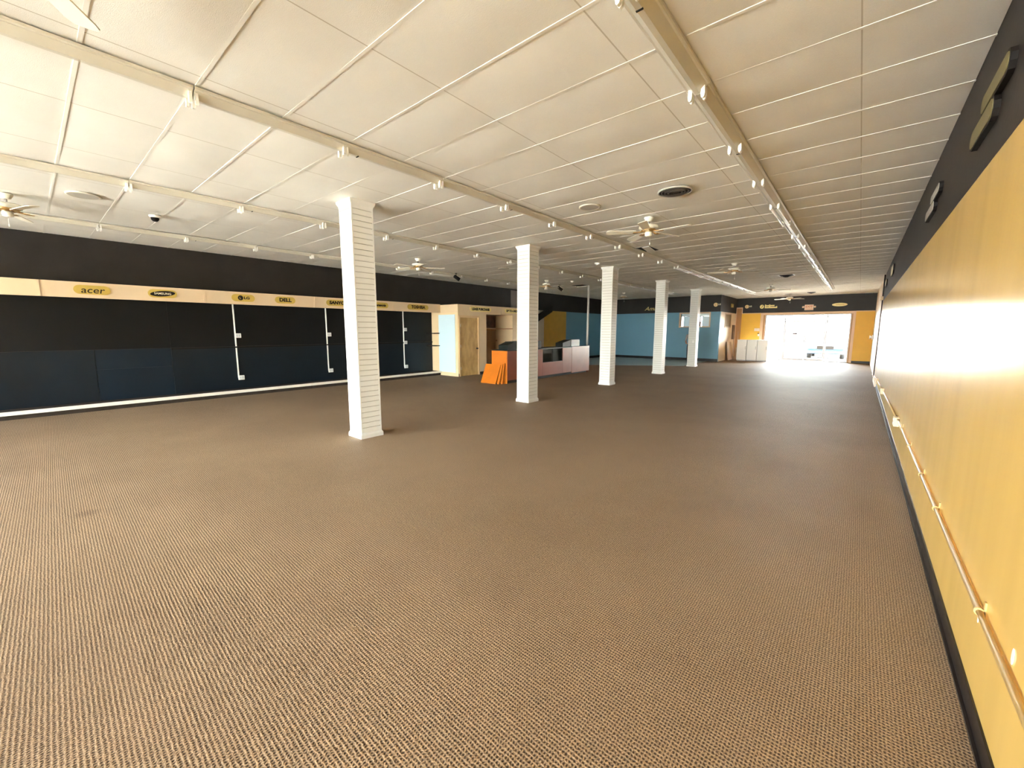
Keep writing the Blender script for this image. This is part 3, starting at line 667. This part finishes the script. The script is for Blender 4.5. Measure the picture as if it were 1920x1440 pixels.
# ================================================================== CEILING FANS
def fan_meshes():
    R = {}
    bm = bmesh.new(); lathe(bm, [(0,0),(.075,0),(.075,-.012),(.05,-.06),(.03,-.068),(0,-.068)], n=20); R['canopy'] = mesh('canopy', bm, 'fan_white')
    bm = bmesh.new(); tube(bm, (0,0,-.06), (0,0,-.13), .016, 10); R['downrod'] = mesh('downrod', bm, 'aluminium')
    bm = bmesh.new(); lathe(bm, [(0,-.118),(.09,-.12),(.145,-.135),(.152,-.16),(.14,-.185),(.10,-.192),(0,-.192)], n=24); R['motor_housing'] = mesh('motor', bm, 'fan_white')
    bm = bmesh.new(); lathe(bm, [(.11,-.19),(.115,-.205),(.08,-.225),(0,-.228)], n=20); R['brass_plate'] = mesh('brass', bm, 'brass')
    bm = bmesh.new(); lathe(bm, [(0,-.225),(.05,-.226),(.056,-.245),(.054,-.285),(.03,-.298),(0,-.30)], n=18); R['switch_housing'] = mesh('switch', bm, 'fan_white')
    bm = bmesh.new(); tube(bm, (.03,0,-.29), (.03,0,-.40), .002, 6); tube(bm, (.03,0,-.395), (.03,0,-.43), .007, 8); R['pull_chain'] = mesh('chain', bm, 'plastic_white')
    bm = bmesh.new(); tube(bm, (.07,0,-.212), (.17,0,-.232), .010, 8); bx(bm, .16, .24, -.035, .035, -.238, -.228); R['blade_arm'] = mesh('arm', bm, 'brass')
    bm = bmesh.new()
    pl = [(.20,-.052),(.60,-.068),(.645,-.062),(.665,-.040),(.668,.02),(.655,.058),(.62,.070),(.20,.054)]
    prism(bm, pl, 2, -.004, .004); bmesh.ops.rotate(bm, verts=bm.verts, cent=(0,0,0), matrix=Matrix.Rotation(math.radians(12), 3, 'X'))
    bmesh.ops.translate(bm, verts=bm.verts, vec=(0,0,-.222)); R['blade'] = mesh('blade', bm, 'fan_blade')
    return R
FM = fan_meshes()
def fan(x, y, a0, label):
    t = thing('ceiling_fan', label, 'ceiling fan', (x, y, H-.013), 'white ceiling fans')
    for k in ('canopy','downrod','motor_housing','brass_plate','switch_housing','pull_chain'): link(k, FM[k], t)
    for i in range(5):
        a = (0,0,a0+2*PI*i/5); link('blade_arm', FM['blade_arm'], t, None, a); link('blade', FM['blade'], t, None, a)
fan(-2.70, 0.0, math.radians(146), 'ceiling fan cut off by the top left corner, one blade showing')
fan(-2.75, 6.66, math.radians(-4), 'largest fully visible white ceiling fan, brass fittings, near the round vent')
fan(-2.75, 12.55, math.radians(39), 'white ceiling fan second past the round vent')
fan(-2.83, 19.1, math.radians(10), 'ceiling fan third past the round vent, before the square vent')
fan(-2.85, 25.0, math.radians(30), 'ceiling fan closest to the storefront, above the white cabinets')
fan(-8.9, 0.0, math.radians(20), 'ceiling fan at the left picture edge over the black wall')
fan(-8.75, 6.63, math.radians(50), 'white ceiling fan just right of the nearest column, over the black wall')
fan(-8.85, 12.4, math.radians(12), 'white ceiling fan right of the second column, above the counter')
fan(-8.9, 18.9, math.radians(40), 'far ceiling fan between third and fourth columns')

# ================================================================== CEILING VENTS, SPEAKERS, DETECTORS
t = thing('round_diffuser', 'dark round ceiling diffuser with concentric rings', 'vent', (-2.0, 5.65, H-.013))
bm = bmesh.new(); lathe(bm, [(0,-.004),(.20,-.004),(.20,0)], n=28); obj('backing', bm, 'dark_gap', t)
for k, r in enumerate((.215, .175, .135, .095, .055)):
    bm = bmesh.new(); z = -.008-.004*k; lathe(bm, [(r,z+.006),(r,z-.006),(r-.014,z-.012),(r-.020,z-.006),(r-.012,z+.006)], n=28); obj('ring', bm, 'vent_ring' if k else 'groove', t)
bm = bmesh.new(); lathe(bm, [(0,-.030),(.03,-.030),(.03,-.02)], n=16); obj('centre_cap', bm, 'vent_ring', t)
def speaker(x, y, r, label):
    t = thing('ceiling_speaker', label, 'speaker', (x, y, H-.013), 'round ceiling speakers')
    bm = bmesh.new(); lathe(bm, [(r,0.004),(r,-.008),(r-.02,-.014),(r-.035,-.010)], n=28); obj('rim', bm, 'fixture', t)
    bm = bmesh.new(); lathe(bm, [(r-.034,-.009),(.05,-.014),(0,-.015)], n=28); obj('grille', bm, 'conduit_grey' if 'conduit_grey' in MATS else 'groove', t)
speaker(-3.2, 5.56, .16, 'round ceiling speaker left of the dark diffuser'); speaker(-8.18, .69, .18, 'round ceiling speaker at far left, near the dome camera')
speaker(-8.2, 9.3, .16, 'round ceiling speaker over the second column top')
def square_vent(x, y, s, label):
    t = thing('square_vent', label, 'vent', (x, y, H-.013), 'square ceiling vents')
    bm = bmesh.new()
    for q in ((-s,s,-s,-s+.03),(-s,s,s-.03,s),(-s,-s+.03,-s+.03,s-.03),(s-.03,s,-s+.03,s-.03)): bx(bm, *q, -.005, 0)
    obj('frame', bm, 'plastic_white', t)
    for k in range(3):
        a, z = s-.03-.05*k, -.004-.02*k; o = obj('louvre', square_ring([(a, z), (a-.045, z-.022), (a-.05, z-.020), (a-.05, z-.002)]), 'dark_gap', t)
square_vent(-2.0, 16.3, .22, 'dark square ceiling vent with white frame before third fan'); square_vent(-1.92, 24.2, .2, 'dark square ceiling vent closest to storefront')
t = thing('ceiling_gap', 'dark open gap with slipped tile flap beside the strip lights', 'ceiling gap', (-3.78, 9.15, H-.013))
box('dark_opening', -.15, .15, -.28, .28, -.003, 0, 'dark_gap', t)
bm = bmesh.new(); prism(bm, [(-.28,-.004),(.10,-.05),(.10,-.058),(-.28,-.012)], 0, -.02, .15); obj('tile_flap', bm, 'tile', t)
t = thing('ceiling_gap', 'dark gap in the ceiling beside the slim white pole', 'ceiling gap', (-8.85, 14.75, H-.013)); box('dark_opening', -.25, .25, -.25, .25, -.003, 0, 'dark_gap', t)
bm = bmesh.new(); bx(bm, -.26, .26, .20, .27, -.03, -.004); obj('tile_edge', bm, 'tile', t)
def dome(name, x, y, r, label, cat, cam_=False):
    t = thing(name, label, cat, (x, y, H-.013))
    bm = bmesh.new(); lathe(bm, [(0,0),(r,0),(r,-.02),(r*.85,-.035),(0,-.036)], n=20); obj('housing', bm, 'plastic_white', t)
    if cam_:
        bm = bmesh.new(); lathe(bm, [(r*.72,-.034),(r*.66,-.065),(r*.4,-.088),(0,-.095)], n=18); obj('lens_dome', bm, 'ink', t)
    else:
        bm = bmesh.new(); lathe(bm, [(r*.55,-.035),(r*.5,-.05),(0,-.051)], n=16); obj('sensor_cap', bm, 'plastic_white', t)
dome('security_camera', -8.74, 1.51, .075, 'white dome security camera with dark lens on ceiling', 'camera', True)
dome('smoke_detector', -5.57, 10.14, .07, 'white smoke detector just before the third column', 'smoke detector')
dome('smoke_detector', -8.25, 13.2, .07, 'white smoke detector left of the slim white pole', 'smoke detector')
def spot(x, y, label):
    t = thing('track_spotlight', label, 'spotlight', (x, y, H-.013), 'black track spotlights')
    bm = bmesh.new(); tube(bm, (0,0,0), (0,0,-.10), .012, 8); bx(bm, -.03, .03, -.03, .03, -.012, 0); obj('stem', bm, 'ink', t)
    bm = bmesh.new(); tube(bm, (-.03,-.06,-.09), (.05,.10,-.20), .05, 14, .06); obj('lamp_head', bm, 'ink', t)
    bm = bmesh.new(); tube(bm, (.048,.096,-.197), (.0485,.097,-.1977), .045, 14); obj('lens', bm, 'pale_box', t)
spot(-10.0, 9.05, 'black spotlight hanging above the cream booth'); spot(-9.35, 14.0, 'black spotlight hanging right of the second column')

# ================================================================== RIGHT WALL SERVICES
t = thing('wall_conduit_pipe', 'mustard painted conduit pipe running low along the right wall', 'pipe', (0,0,0))
bm = bmesh.new(); tube(bm, (XR-.018, YB+.01, .47), (XR-.018, 7.2, .47), .0115, 10); obj('pipe', bm, 'conduit', t)
bm = bmesh.new(); tube(bm, (XR-.018, 7.38, .45), (XR-.018, 11.45, .36), .0115, 10); obj('pipe', bm, 'conduit', t)
bm = bmesh.new(); tube(bm, (XR-.018, 11.6, .35), (XR-.018, 14.6, .28), .0115, 10); tube(bm, (XR-.018, 14.7, .28), (XR-.018, 17.9, .15), .0115, 10); obj('pipe', bm, 'conduit', t)
for y in (1.4, 2.42, 3.70, 4.53, 5.6, 6.6):
    bm = bmesh.new(); tube(bm, (XR-.018, y-.008, .47), (XR-.018, y+.008, .47), .017, 10); bx(bm, XR-.006, XR, y-.008, y+.008, .44, .515); obj('pipe_strap', bm, 'conduit', t)
for i, (y, z) in enumerate(((7.29, .43), (11.52, .355), (14.65, .28))):
    t = thing('outlet_box', 'pale outlet box on the right wall conduit, %s' % ('closest to the camera' if i == 0 else 'middle one of three' if i == 1 else 'farthest of three'), 'outlet', (XR, y, z), 'outlet boxes on right wall conduit')
    box('box_body', -.055, 0, -.07, .07, -.06, .06, 'cream', t, .004)
    for dz in (-.025, .025): box('receptacle', -.058, -.055, -.03, .03, dz-.016, dz+.016, 'plastic_white', t)
# wall patches and chips of bare plaster
for (y, z, a, b_) in ((2.05, .52, .012, .03), (2.15, .43, .010, .03), (2.75, .44, .012, .02), (2.5, .40, .008, .02)):
    bm = bmesh.new(); ellipse(bm, a*2, b_*2, 0, .002, 10); obj('bare_chip', bm, 'plastic_white', wall_r, (XR-.0005, y, z), ROT_NX)
# vertical conduit, box and door near the far end of the right wall
t = thing('riser_conduit', 'dark vertical conduit with a junction box at end of mustard wall', 'conduit', (XR-.02, 18.15, 0))
bm = bmesh.new(); tube(bm, (0,0,.1), (0,0,2.66), .015, 10); obj('pipe', bm, 'brown_panel', t); box('upper_raceway', -.02, .019, -.05, .05, 2.72, H-.02, 'ink', t); box('junction_box', -.06, .019, -.09, .09, 2.60, 2.72, 'cream', t, .004)
d = thing('door_4', 'cream framed side door near the end of the right wall', 'door'); d['kind'] = 'structure'
bm = bmesh.new(); bx(bm, XR-.02, XR, 19.0, 19.1, 0, 2.2); bx(bm, XR-.02, XR, 20.0, 20.1, 0, 2.2); bx(bm, XR-.02, XR, 19.1, 20.0, 2.1, 2.2); obj('door_frame', bm, 'cream_far', d)
box('door_leaf', XR-.012, XR, 19.12, 19.98, .01, 2.09, 'sign_maroon', d); bm = bmesh.new(); lathe(bm, [(0,0),(.028,0),(.012,.01),(.012,.035),(.028,.05),(0,.07)], n=12); obj('door_knob', bm, 'brass', d, (XR-.012, 19.9, .98), (0,-PI/2,0))
t = thing('alarm_horn', 'white alarm horn sticking out of right wall near storefront', 'alarm', (XR, 24.6, 1.32)); box('back_box', -.06, 0, -.07, .07, -.10, .10, 'plastic_white', t, .005)
bm = bmesh.new(); lathe(bm, [(.03,0),(.07,.05),(.085,.09),(.07,.088),(.02,.03)], n=16); obj('horn', bm, 'plastic_white', t, (-.06,0,0), (0,-PI/2,0))
t = thing('cover_plate', 'low pale cover plate on the floor edge at far right', 'cover plate', (XR-.03, 16.6, 0)); box('cover', -.02, .029, -.9, .9, .0, .11, 'cream_far', t, .004)
# signs high on the right wall, seen edge-on
def slab_sign(label, bars, m, x=XR):
    t = thing('wall_sign', label, 'sign', (x, bars[0][0], bars[0][2]), 'signs high on the right wall'); y0, z0 = bars[0][0], bars[0][2]
    for a, b, c, e in bars:
        bm = bmesh.new(); pill(bm, b-a, e-c, .028, 5); o = obj('sign_board', bm, 'ink', t, (0, (a+b)/2-y0, (c+e)/2-z0), ROT_NX)
        bm = bmesh.new(); pill(bm, b-a-.03, e-c-.03, .004, 5); obj('sign_face', bm, m, t, (-.028, (a+b)/2-y0, (c+e)/2-z0), ROT_NX)
slab_sign('large dull gold stepped sign high on the right wall, closest to camera', [(3.36, 4.02, 2.93, 3.06), (3.62, 4.27, 2.80, 2.94)], 'gold_dull')
slab_sign('pale stepped sign high on the right wall, second from camera', [(5.80, 6.45, 2.94, 3.05), (6.10, 6.80, 2.83, 2.95)], 'groove')
slab_sign('small pale sign on right wall, third from camera', [(13.2, 14.0, 2.93, 3.18)], 'ink_pale'); slab_sign('small pale sign on right wall, farthest, beside the riser conduit', [(16.35, 17.1, 2.93, 3.12)], 'ink_pale')

# ================================================================== FAR SIGNS
def disc_sign(loc, rot, label, m='gold_far'):
    t = thing('round_emblem_sign', label, 'sign', loc, 'round emblem signs with letters'); t.rotation_euler = rot
    bm = bmesh.new(); ellipse(bm, .20, .20, 0, .02, 24); obj('emblem_disc', bm, m, t, (-.08, 0, 0)); lettering(t, 'LG', .11, 'ink_pale', x=.10, y=.01, sx=.9, z=.01)
    emblem_face(t, -.08, .10, 'sign_maroon', .02)
disc_sign((-5.71, YBLUE, 2.93), ROT_NY, 'round gold emblem with small letters on black band over blue wall'); disc_sign((-4.96, YF, 2.96), ROT_NY, 'round gold emblem with small letters over orange front wall')
t = thing('script_sign', 'pale gold disc and two-line lettering left of the exit sign', 'sign', (-4.30, YF, 2.93)); t.rotation_euler = ROT_NY
bm = bmesh.new(); ellipse(bm, .20, .22, 0, .02, 20); obj('emblem_disc', bm, 'gold_pale', t)
bm = bmesh.new(); prism(bm, [(-.02,-.07),(.0,-.07),(.04,.06),(.02,.07)], 2, .02, .023); obj('emblem_mark', bm, 'ink', t)
for row, (z, n, x0) in enumerate(((.045, 7, .14), (-.055, 9, .14))):
    bm = bmesh.new(); rnd = random.Random(row)
    for k in range(n):
        hgt = .07 + (.03 if rnd.random() < .35 or k == 0 else 0); bx(bm, x0+k*.066, x0+k*.066+.055, z-.035, z-.035+hgt, 0, .02)
    bx(bm, x0, x0+n*.066-.011, z-.035, z-.015, 0, .015); obj('lettering', bm, 'gold_pale', t)
t = thing('script_sign', 'thin gold script sign starting with A over the blue wall', 'sign', (-9.05, YBLUE, 2.83)); t.rotation_euler = ROT_NY
lettering(t, 'Amana', .30, 'gold_pale', shear=.4, sx=1.2, z=.01, off=.0)
t = thing('oval_sign', 'pale yellow oval sign right of the exit sign', 'sign', (-.90, YF, 2.92)); t.rotation_euler = ROT_NY
bm = bmesh.new(); ellipse(bm, .62, .17, 0, .02, 32); obj('sign_board', bm, 'gold_pale', t)
bm = bmesh.new()
for k in range(7): bx(bm, -.16+k*.05, -.125+k*.05, -.015, .018 if k != 2 else .03, .02, .022)
obj('lettering', bm, 'gold_sign', t)
t = thing('gold_square_sign', 'small square gold sign on the upper short side wall', 'sign', (XSIDE, 25.5, 2.98)); t.rotation_euler = ROT_PX
box('sign_board', -.28, .28, -.10, .10, 0, .02, 'gold_sign', t); bm = bmesh.new(); bx(bm, -.12, .2, -.06, -.03, .02, .024); bx(bm, -.05, .0, -.03, .07, .02, .024); bx(bm, .12, .17, -.03, .05, .02, .024); obj('sign_mark', bm, 'gold_pale', t)
t = thing('exit_sign', 'exit sign with two side lamps above the storefront', 'exit sign', (-2.15, YF, 2.82)); t.rotation_euler = ROT_NY
box('sign_body', -.19, .19, -.14, .14, 0, .08, 'exit_face', t, .006); lettering(t, 'EXIT', .15, 'exit_red', z=.082, y=.03); box('sign_strip', -.15, .15, -.09, -.07, .08, .083, 'exit_red', t)
for sx in (-1, 1):
    bm = bmesh.new(); tube(bm, (sx*.19, .04, .05), (sx*.23, .04, .06), .012, 8); tube(bm, (sx*.25, .04, .03), (sx*.25, .02, .12), .04, 12, .05); obj('side_lamp', bm, 'exit_face', t)

# ================================================================== FAR LEFT CORNER BY THE STOREFRONT
t = thing('notice_board', 'framed brown cork notice board on the short side wall', 'notice board', (XSIDE, 24.75, 2.15)); t.rotation_euler = ROT_PX
box('cork', -.58, .58, -.32, .32, .0, .014, 'cork', t)
bm = bmesh.new()
for q in ((-.65,.65,.32,.38),(-.65,.65,-.38,-.32),(-.65,-.58,-.32,.32),(.58,.65,-.32,.32)): bx(bm, *q, 0, .025)
obj('board_frame', bm, 'board_wood', t)
tag(box('breaker_panel', XSIDE, XSIDE+.05, 25.85, 26.35, 1.12, 1.92, 'brown_panel', None, .006), 'dark brown panel on the short side wall below the notice board', 'panel')
d = thing('door_5', 'narrow open doorway leaf in the corner by the orange wall', 'door'); d['kind'] = 'structure'
box('door_leaf', XSIDE+.03, XSIDE+.28, YF-.06, YF-.03, .01, 2.86, 'window_trim_dark', d); bm = bmesh.new(); bx(bm, XSIDE, XSIDE+.03, YF-.07, YF, 0, 2.92); bx(bm, XSIDE+.28, XSIDE+.31, YF-.07, YF, BAND, 2.92); bx(bm, XSIDE+.03, XSIDE+.28, YF-.07, YF, 2.86, 2.92); obj('door_frame', bm, 'window_trim', d)
WL = ['left one', 'middle one', 'right one']
for i in range(3):
    x0 = -5.02+i*.48
    t = thing('white_cabinet', 'low white cabinet in the sun by the storefront, %s of three' % WL[i], 'cabinet', (x0, 24.75, 0), 'white cabinets by the storefront')
    box('body', .004, .466, .02, .62, .05, 1.10, 'white_enamel', t, .01); box('plinth', .02, .45, .06, .60, 0, .05, 'pale_box', t)
    dd = box('door', .012, .458, 0, .02, .07, 1.04, 'white_enamel', t, .004); box('handle', .40, .42, -.02, 0, .62, .78, 'pale_box', dd)
    box('top', -.001, .471, -.01, .63, 1.10, 1.125, 'white_enamel', t, .004)
t = thing('leaning_panel', 'tan wooden panel leaning against the short side wall', 'board', (XSIDE+.16, 24.6, .001)); t.rotation_euler = (0, -math.radians(7), 0); box('panel_face', 0, .012, 0, 1.0, 0, 1.0, 'board_wood', t); box('panel_edge', -.012, 0, 0, 1.0, 0, 1.0, 'cardboard', t)
t = thing('cardboard_box', 'brown cardboard box on floor between side wall and white cabinets', 'box', (-5.2, 26.28, 0)); box('carton', -.16, .16, -.2, .2, 0, .58, 'cardboard', t, .004); box('flap', -.16, .16, -.2, -.19, .58, .66, 'cardboard', t); box('packing_tape', -.02, .02, -.2, .2, .58, .582, 'board_wood', t)
for i, (x, lean, lab) in enumerate(((-5.40, .06, 'pale broom handle standing in the corner, left one'), (-5.22, .02, 'pale broom handle standing in the corner, right one'))):
    t = thing('broom', lab, 'broom', (x, 25.85, 0), 'brooms in the corner'); bm = bmesh.new(); tube(bm, (0,0,.14), (-lean, .1, 1.55), .014, 8); obj('broom_handle', bm, 'board_wood', t)
    bm = bmesh.new(); prism(bm, [(-.09,0),(.09,0),(.05,.16),(-.05,.16)], 1, -.03, .03); obj('broom_head', bm, 'cardboard', t)
t = thing('switch_plate', 'pale notice plate on the orange wall above the white cabinets', 'plate', (-4.46, YF, 1.66)); t.rotation_euler = ROT_NY; box('plate_body', -.13, .13, -.08, .08, 0, .015, 'cream_far', t, .003); box('plate_screw', -.008, .008, .05, .065, .015, .018, 'aluminium', t)
t = thing('light_switch', 'small switch box on orange wall by the window casing', 'switch', (-4.36, YF, 1.36)); t.rotation_euler = ROT_NY; box('switch_body', -.04, .04, -.06, .06, 0, .02, 'plastic_white', t, .003); box('switch_key', -.04, .0, .06, .12, 0, .03, 'ink', t)
# office behind the pass-through
t = thing('office_cabinet', 'dark brown cabinet seen in the pass-through window', 'cabinet', (-7.05, 23.45, 0)); box('body', -.02, .36, 0, .5, 0, 2.08, 'brown_panel', t, .006); box('door', 0, .34, -.015, 0, .05, 2.04, 'brown_panel', t, .003)
t = thing('office_blind', 'white paper posters pinned inside the office window', 'poster', (-6.9, YF-.02, 2.2)); box('sheet', -.5, .7, -.004, 0, -.55, .25, 'paper', t); box('sheet', -1.6, -.56, -.004, 0, -.55, .25, 'paper', t)

# ================================================================== PERSON
def person(loc, rz, label):
    t = thing('person', label, 'person', loc); t.rotation_euler = (0,0,rz)
    V = [(0,0,.92),(0,0,1.05),(0,.005,1.20),(0,.01,1.36),(0,.005,1.44),(0,0,1.50),(0,-.01,1.59),(0,-.005,1.715),
         (.09,0,.86),(.10,-.01,.50),(.10,.02,.09),(.105,-.12,.04),(-.09,0,.86),(-.10,-.01,.50),(-.10,.02,.09),(-.105,-.12,.04),
         (.17,.01,1.38),(.22,.03,1.12),(.23,-.04,.88),(.23,-.07,.79),(-.17,.01,1.38),(-.22,.03,1.12),(-.20,-.14,.98),(-.17,-.21,.99)]
    E = [(0,1),(1,2),(2,3),(3,4),(4,5),(5,6),(6,7),(0,8),(8,9),(9,10),(10,11),(0,12),(12,13),(13,14),(14,15),(3,16),(16,17),(17,18),(18,19),(3,20),(20,21),(21,22),(22,23)]
    Rr = [(.14,.10),(.125,.09),(.14,.10),(.15,.095),(.075,.065),(.05,.05),(.072,.088),(.070,.085),(.085,.085),(.058,.06),(.042,.045),(.042,.03),(.085,.085),(.058,.06),(.042,.045),(.042,.03),
          (.058,.058),(.042,.042),(.030,.030),(.028,.018),(.058,.058),(.042,.042),(.030,.030),(.028,.018)]
    me = bpy.data.meshes.new('body'); me.from_pydata(V, E, []); o = bpy.data.objects.new('tmp', me); COL.objects.link(o)
    o.modifiers.new('s', 'SKIN'); sk = me.skin_vertices[0].data
    for i, r in enumerate(Rr): sk[i].radius = r
    sk[0].use_root = True
    sb = o.modifiers.new('d', 'SUBSURF'); sb.levels = 3; sb.render_levels = 3
    dg = bpy.context.evaluated_depsgraph_get(); dg.update(); nm = bpy.data.meshes.new_from_object(o.evaluated_get(dg)); bpy.data.objects.remove(o)
    bb = bmesh.new(); bb.from_mesh(nm)
    for zc in (.09, .96, 1.10, 1.47): bmesh.ops.bisect_plane(bb, geom=bb.verts[:]+bb.edges[:]+bb.faces[:], plane_co=(0,0,zc), plane_no=(0,0,1))
    bb.to_mesh(nm); bb.free(); nm.materials.clear()
    for m in ('shirt','trousers','skin','shoe'): nm.materials.append(MATS[m])
    for p in nm.polygons:
        c = p.center; p.use_smooth = True; ax = abs(c.x)
        p.material_index = 3 if c.z < .09 else 2 if (c.z > 1.47 or (ax > .13 and c.z < 1.10 and c.z > .7 and ax > .165)) else 1 if c.z < .96 else 0
    body = link('body', nm, t)
    bm = bmesh.new(); bmesh.ops.create_uvsphere(bm, u_segments=16, v_segments=10, radius=1)
    for v in bm.verts: v.co = Vector((v.co.x*.086, v.co.y*.102+.012, v.co.z*.105+1.645))
    bmesh.ops.delete(bm, geom=[v for v in bm.verts if v.co.y < -.015 and v.co.z < 1.705 or v.co.z < 1.575], context='VERTS')
    obj('hair', bm, 'hair', t)
    for sx in (-1, 1):
        side = sx*.23 if sx > 0 else sx*.17; hy, hz = (-.070, .805) if sx > 0 else (-.205, .99)
        bm = bmesh.new()
        for k in range(5):
            L = (.055,.075,.082,.075,.06)[k]; dx = (-.034,-.017,0,.015,.028)[k]
            a = Vector((side+dx*.5, hy+dx*.6, hz)); d = Vector((dx*.3, -.25, -1)).normalized() if sx > 0 else Vector((.6, -.8, dx*3)).normalized()
            tube(bm, a, a+d*L*.55, .0085, 8, .008); tube(bm, a+d*L*.52, a+d*L*.52+(d+Vector((0,.35,0))).normalized()*L*.5, .008, 8, .006)
        obj('fingers', bm, 'skin', body)
    bm = bmesh.new(); 
    for sx in (-.032, .032):
        bmesh.ops.create_uvsphere(bm, u_segments=8, v_segments=6, radius=.010, matrix=Matrix.Translation((sx, -.098, 1.635)))
    obj('eyes', bm, 'ink', t)
    bm = bmesh.new(); prism(bm, [(-.095,1.635),(-.120,1.598),(-.095,1.592)], 0, -.012, .012); obj('nose', bm, 'skin', t)
    bm = bmesh.new(); bx(bm, -.022, .022, -.099, -.092, 1.564, 1.571); obj('mouth', bm, 'sign_maroon', t)
person((-6.22, 20.75, .005), math.radians(20), 'person in grey top and black trousers standing behind the farthest column')

# ================================================================== PARKED CAR
t = thing('parked_car', 'blue sport utility car parked facing the storefront', 'car', (-1.55, 31.6, -.14), None, 0)
bm = bmesh.new(); Wd = .93
body = [(0,.32),(.02,.62),(.10,.86),(.35,.98),(1.25,1.06),(3.9,1.06),(4.5,1.02),(4.6,.55),(4.55,.32)]
prism(bm, body, 0, -Wd, Wd); bmesh.ops.bevel(bm, geom=list(bm.edges), offset=.05, segments=2, affect='EDGES', profile=.5); obj('body', bm, 'car_paint', t)
bm = bmesh.new()
lo = [(-.88,1.15,1.05),(.88,1.15,1.05),(.88,4.45,1.05),(-.88,4.45,1.05)]; hi = [(-.70,1.95,1.66),(.70,1.95,1.66),(.70,4.15,1.66),(-.70,4.15,1.66)]
A = [bm.verts.new(p) for p in lo]; B = [bm.verts.new(p) for p in hi]
for i in range(4): bm.faces.new((A[i], A[(i+1)%4], B[(i+1)%4], B[i]))
bm.faces.new(B); bm.faces.new(A); obj('cabin_glass', bm, 'car_glass', t)
box('roof', -.70, .70, 1.93, 4.17, 1.645, 1.70, 'car_paint', t, .02)
for sx in (-1, 1):
    for (y0, z0, y1, z1) in ((1.15,1.05,1.95,1.67),(2.7,1.05,2.75,1.67),(4.45,1.05,4.15,1.67)):
        bm = bmesh.new(); tube(bm, (sx*.885, y0, z0), (sx*.705, y1, z1), .035, 8); obj('pillar', bm, 'car_paint', t)
    box('headlight', sx*.62-.2, sx*.62+.2, -.005, .12, .66, .80, 'lamp_lens', t, .02)
    bm = bmesh.new(); bx(bm, sx*.98-.1, sx*.98+.1, 1.35, 1.50, 1.06, 1.22); obj('mirror', bm, 'car_paint', t)
    for y in (.92, 3.65):
        bm = bmesh.new(); tube(bm, (sx*.72, y, .34), (sx*.95, y, .34), .34, 24); wh = obj('wheel', bm, 'tyre', t)
        bm = bmesh.new(); tube(bm, (sx*.945, y, .34), (sx*.965, y, .34), .21, 16); obj('rim', bm, 'chrome', wh)
box('grille', -.42, .42, -.012, .06, .62, .82, 'ink', t, .01); box('bumper', -.90, .90, -.06, .10, .34, .52, 'car_paint', t, .03); box('number_plate', -.15, .15, -.072, -.06, .40, .50, 'white_enamel', t)
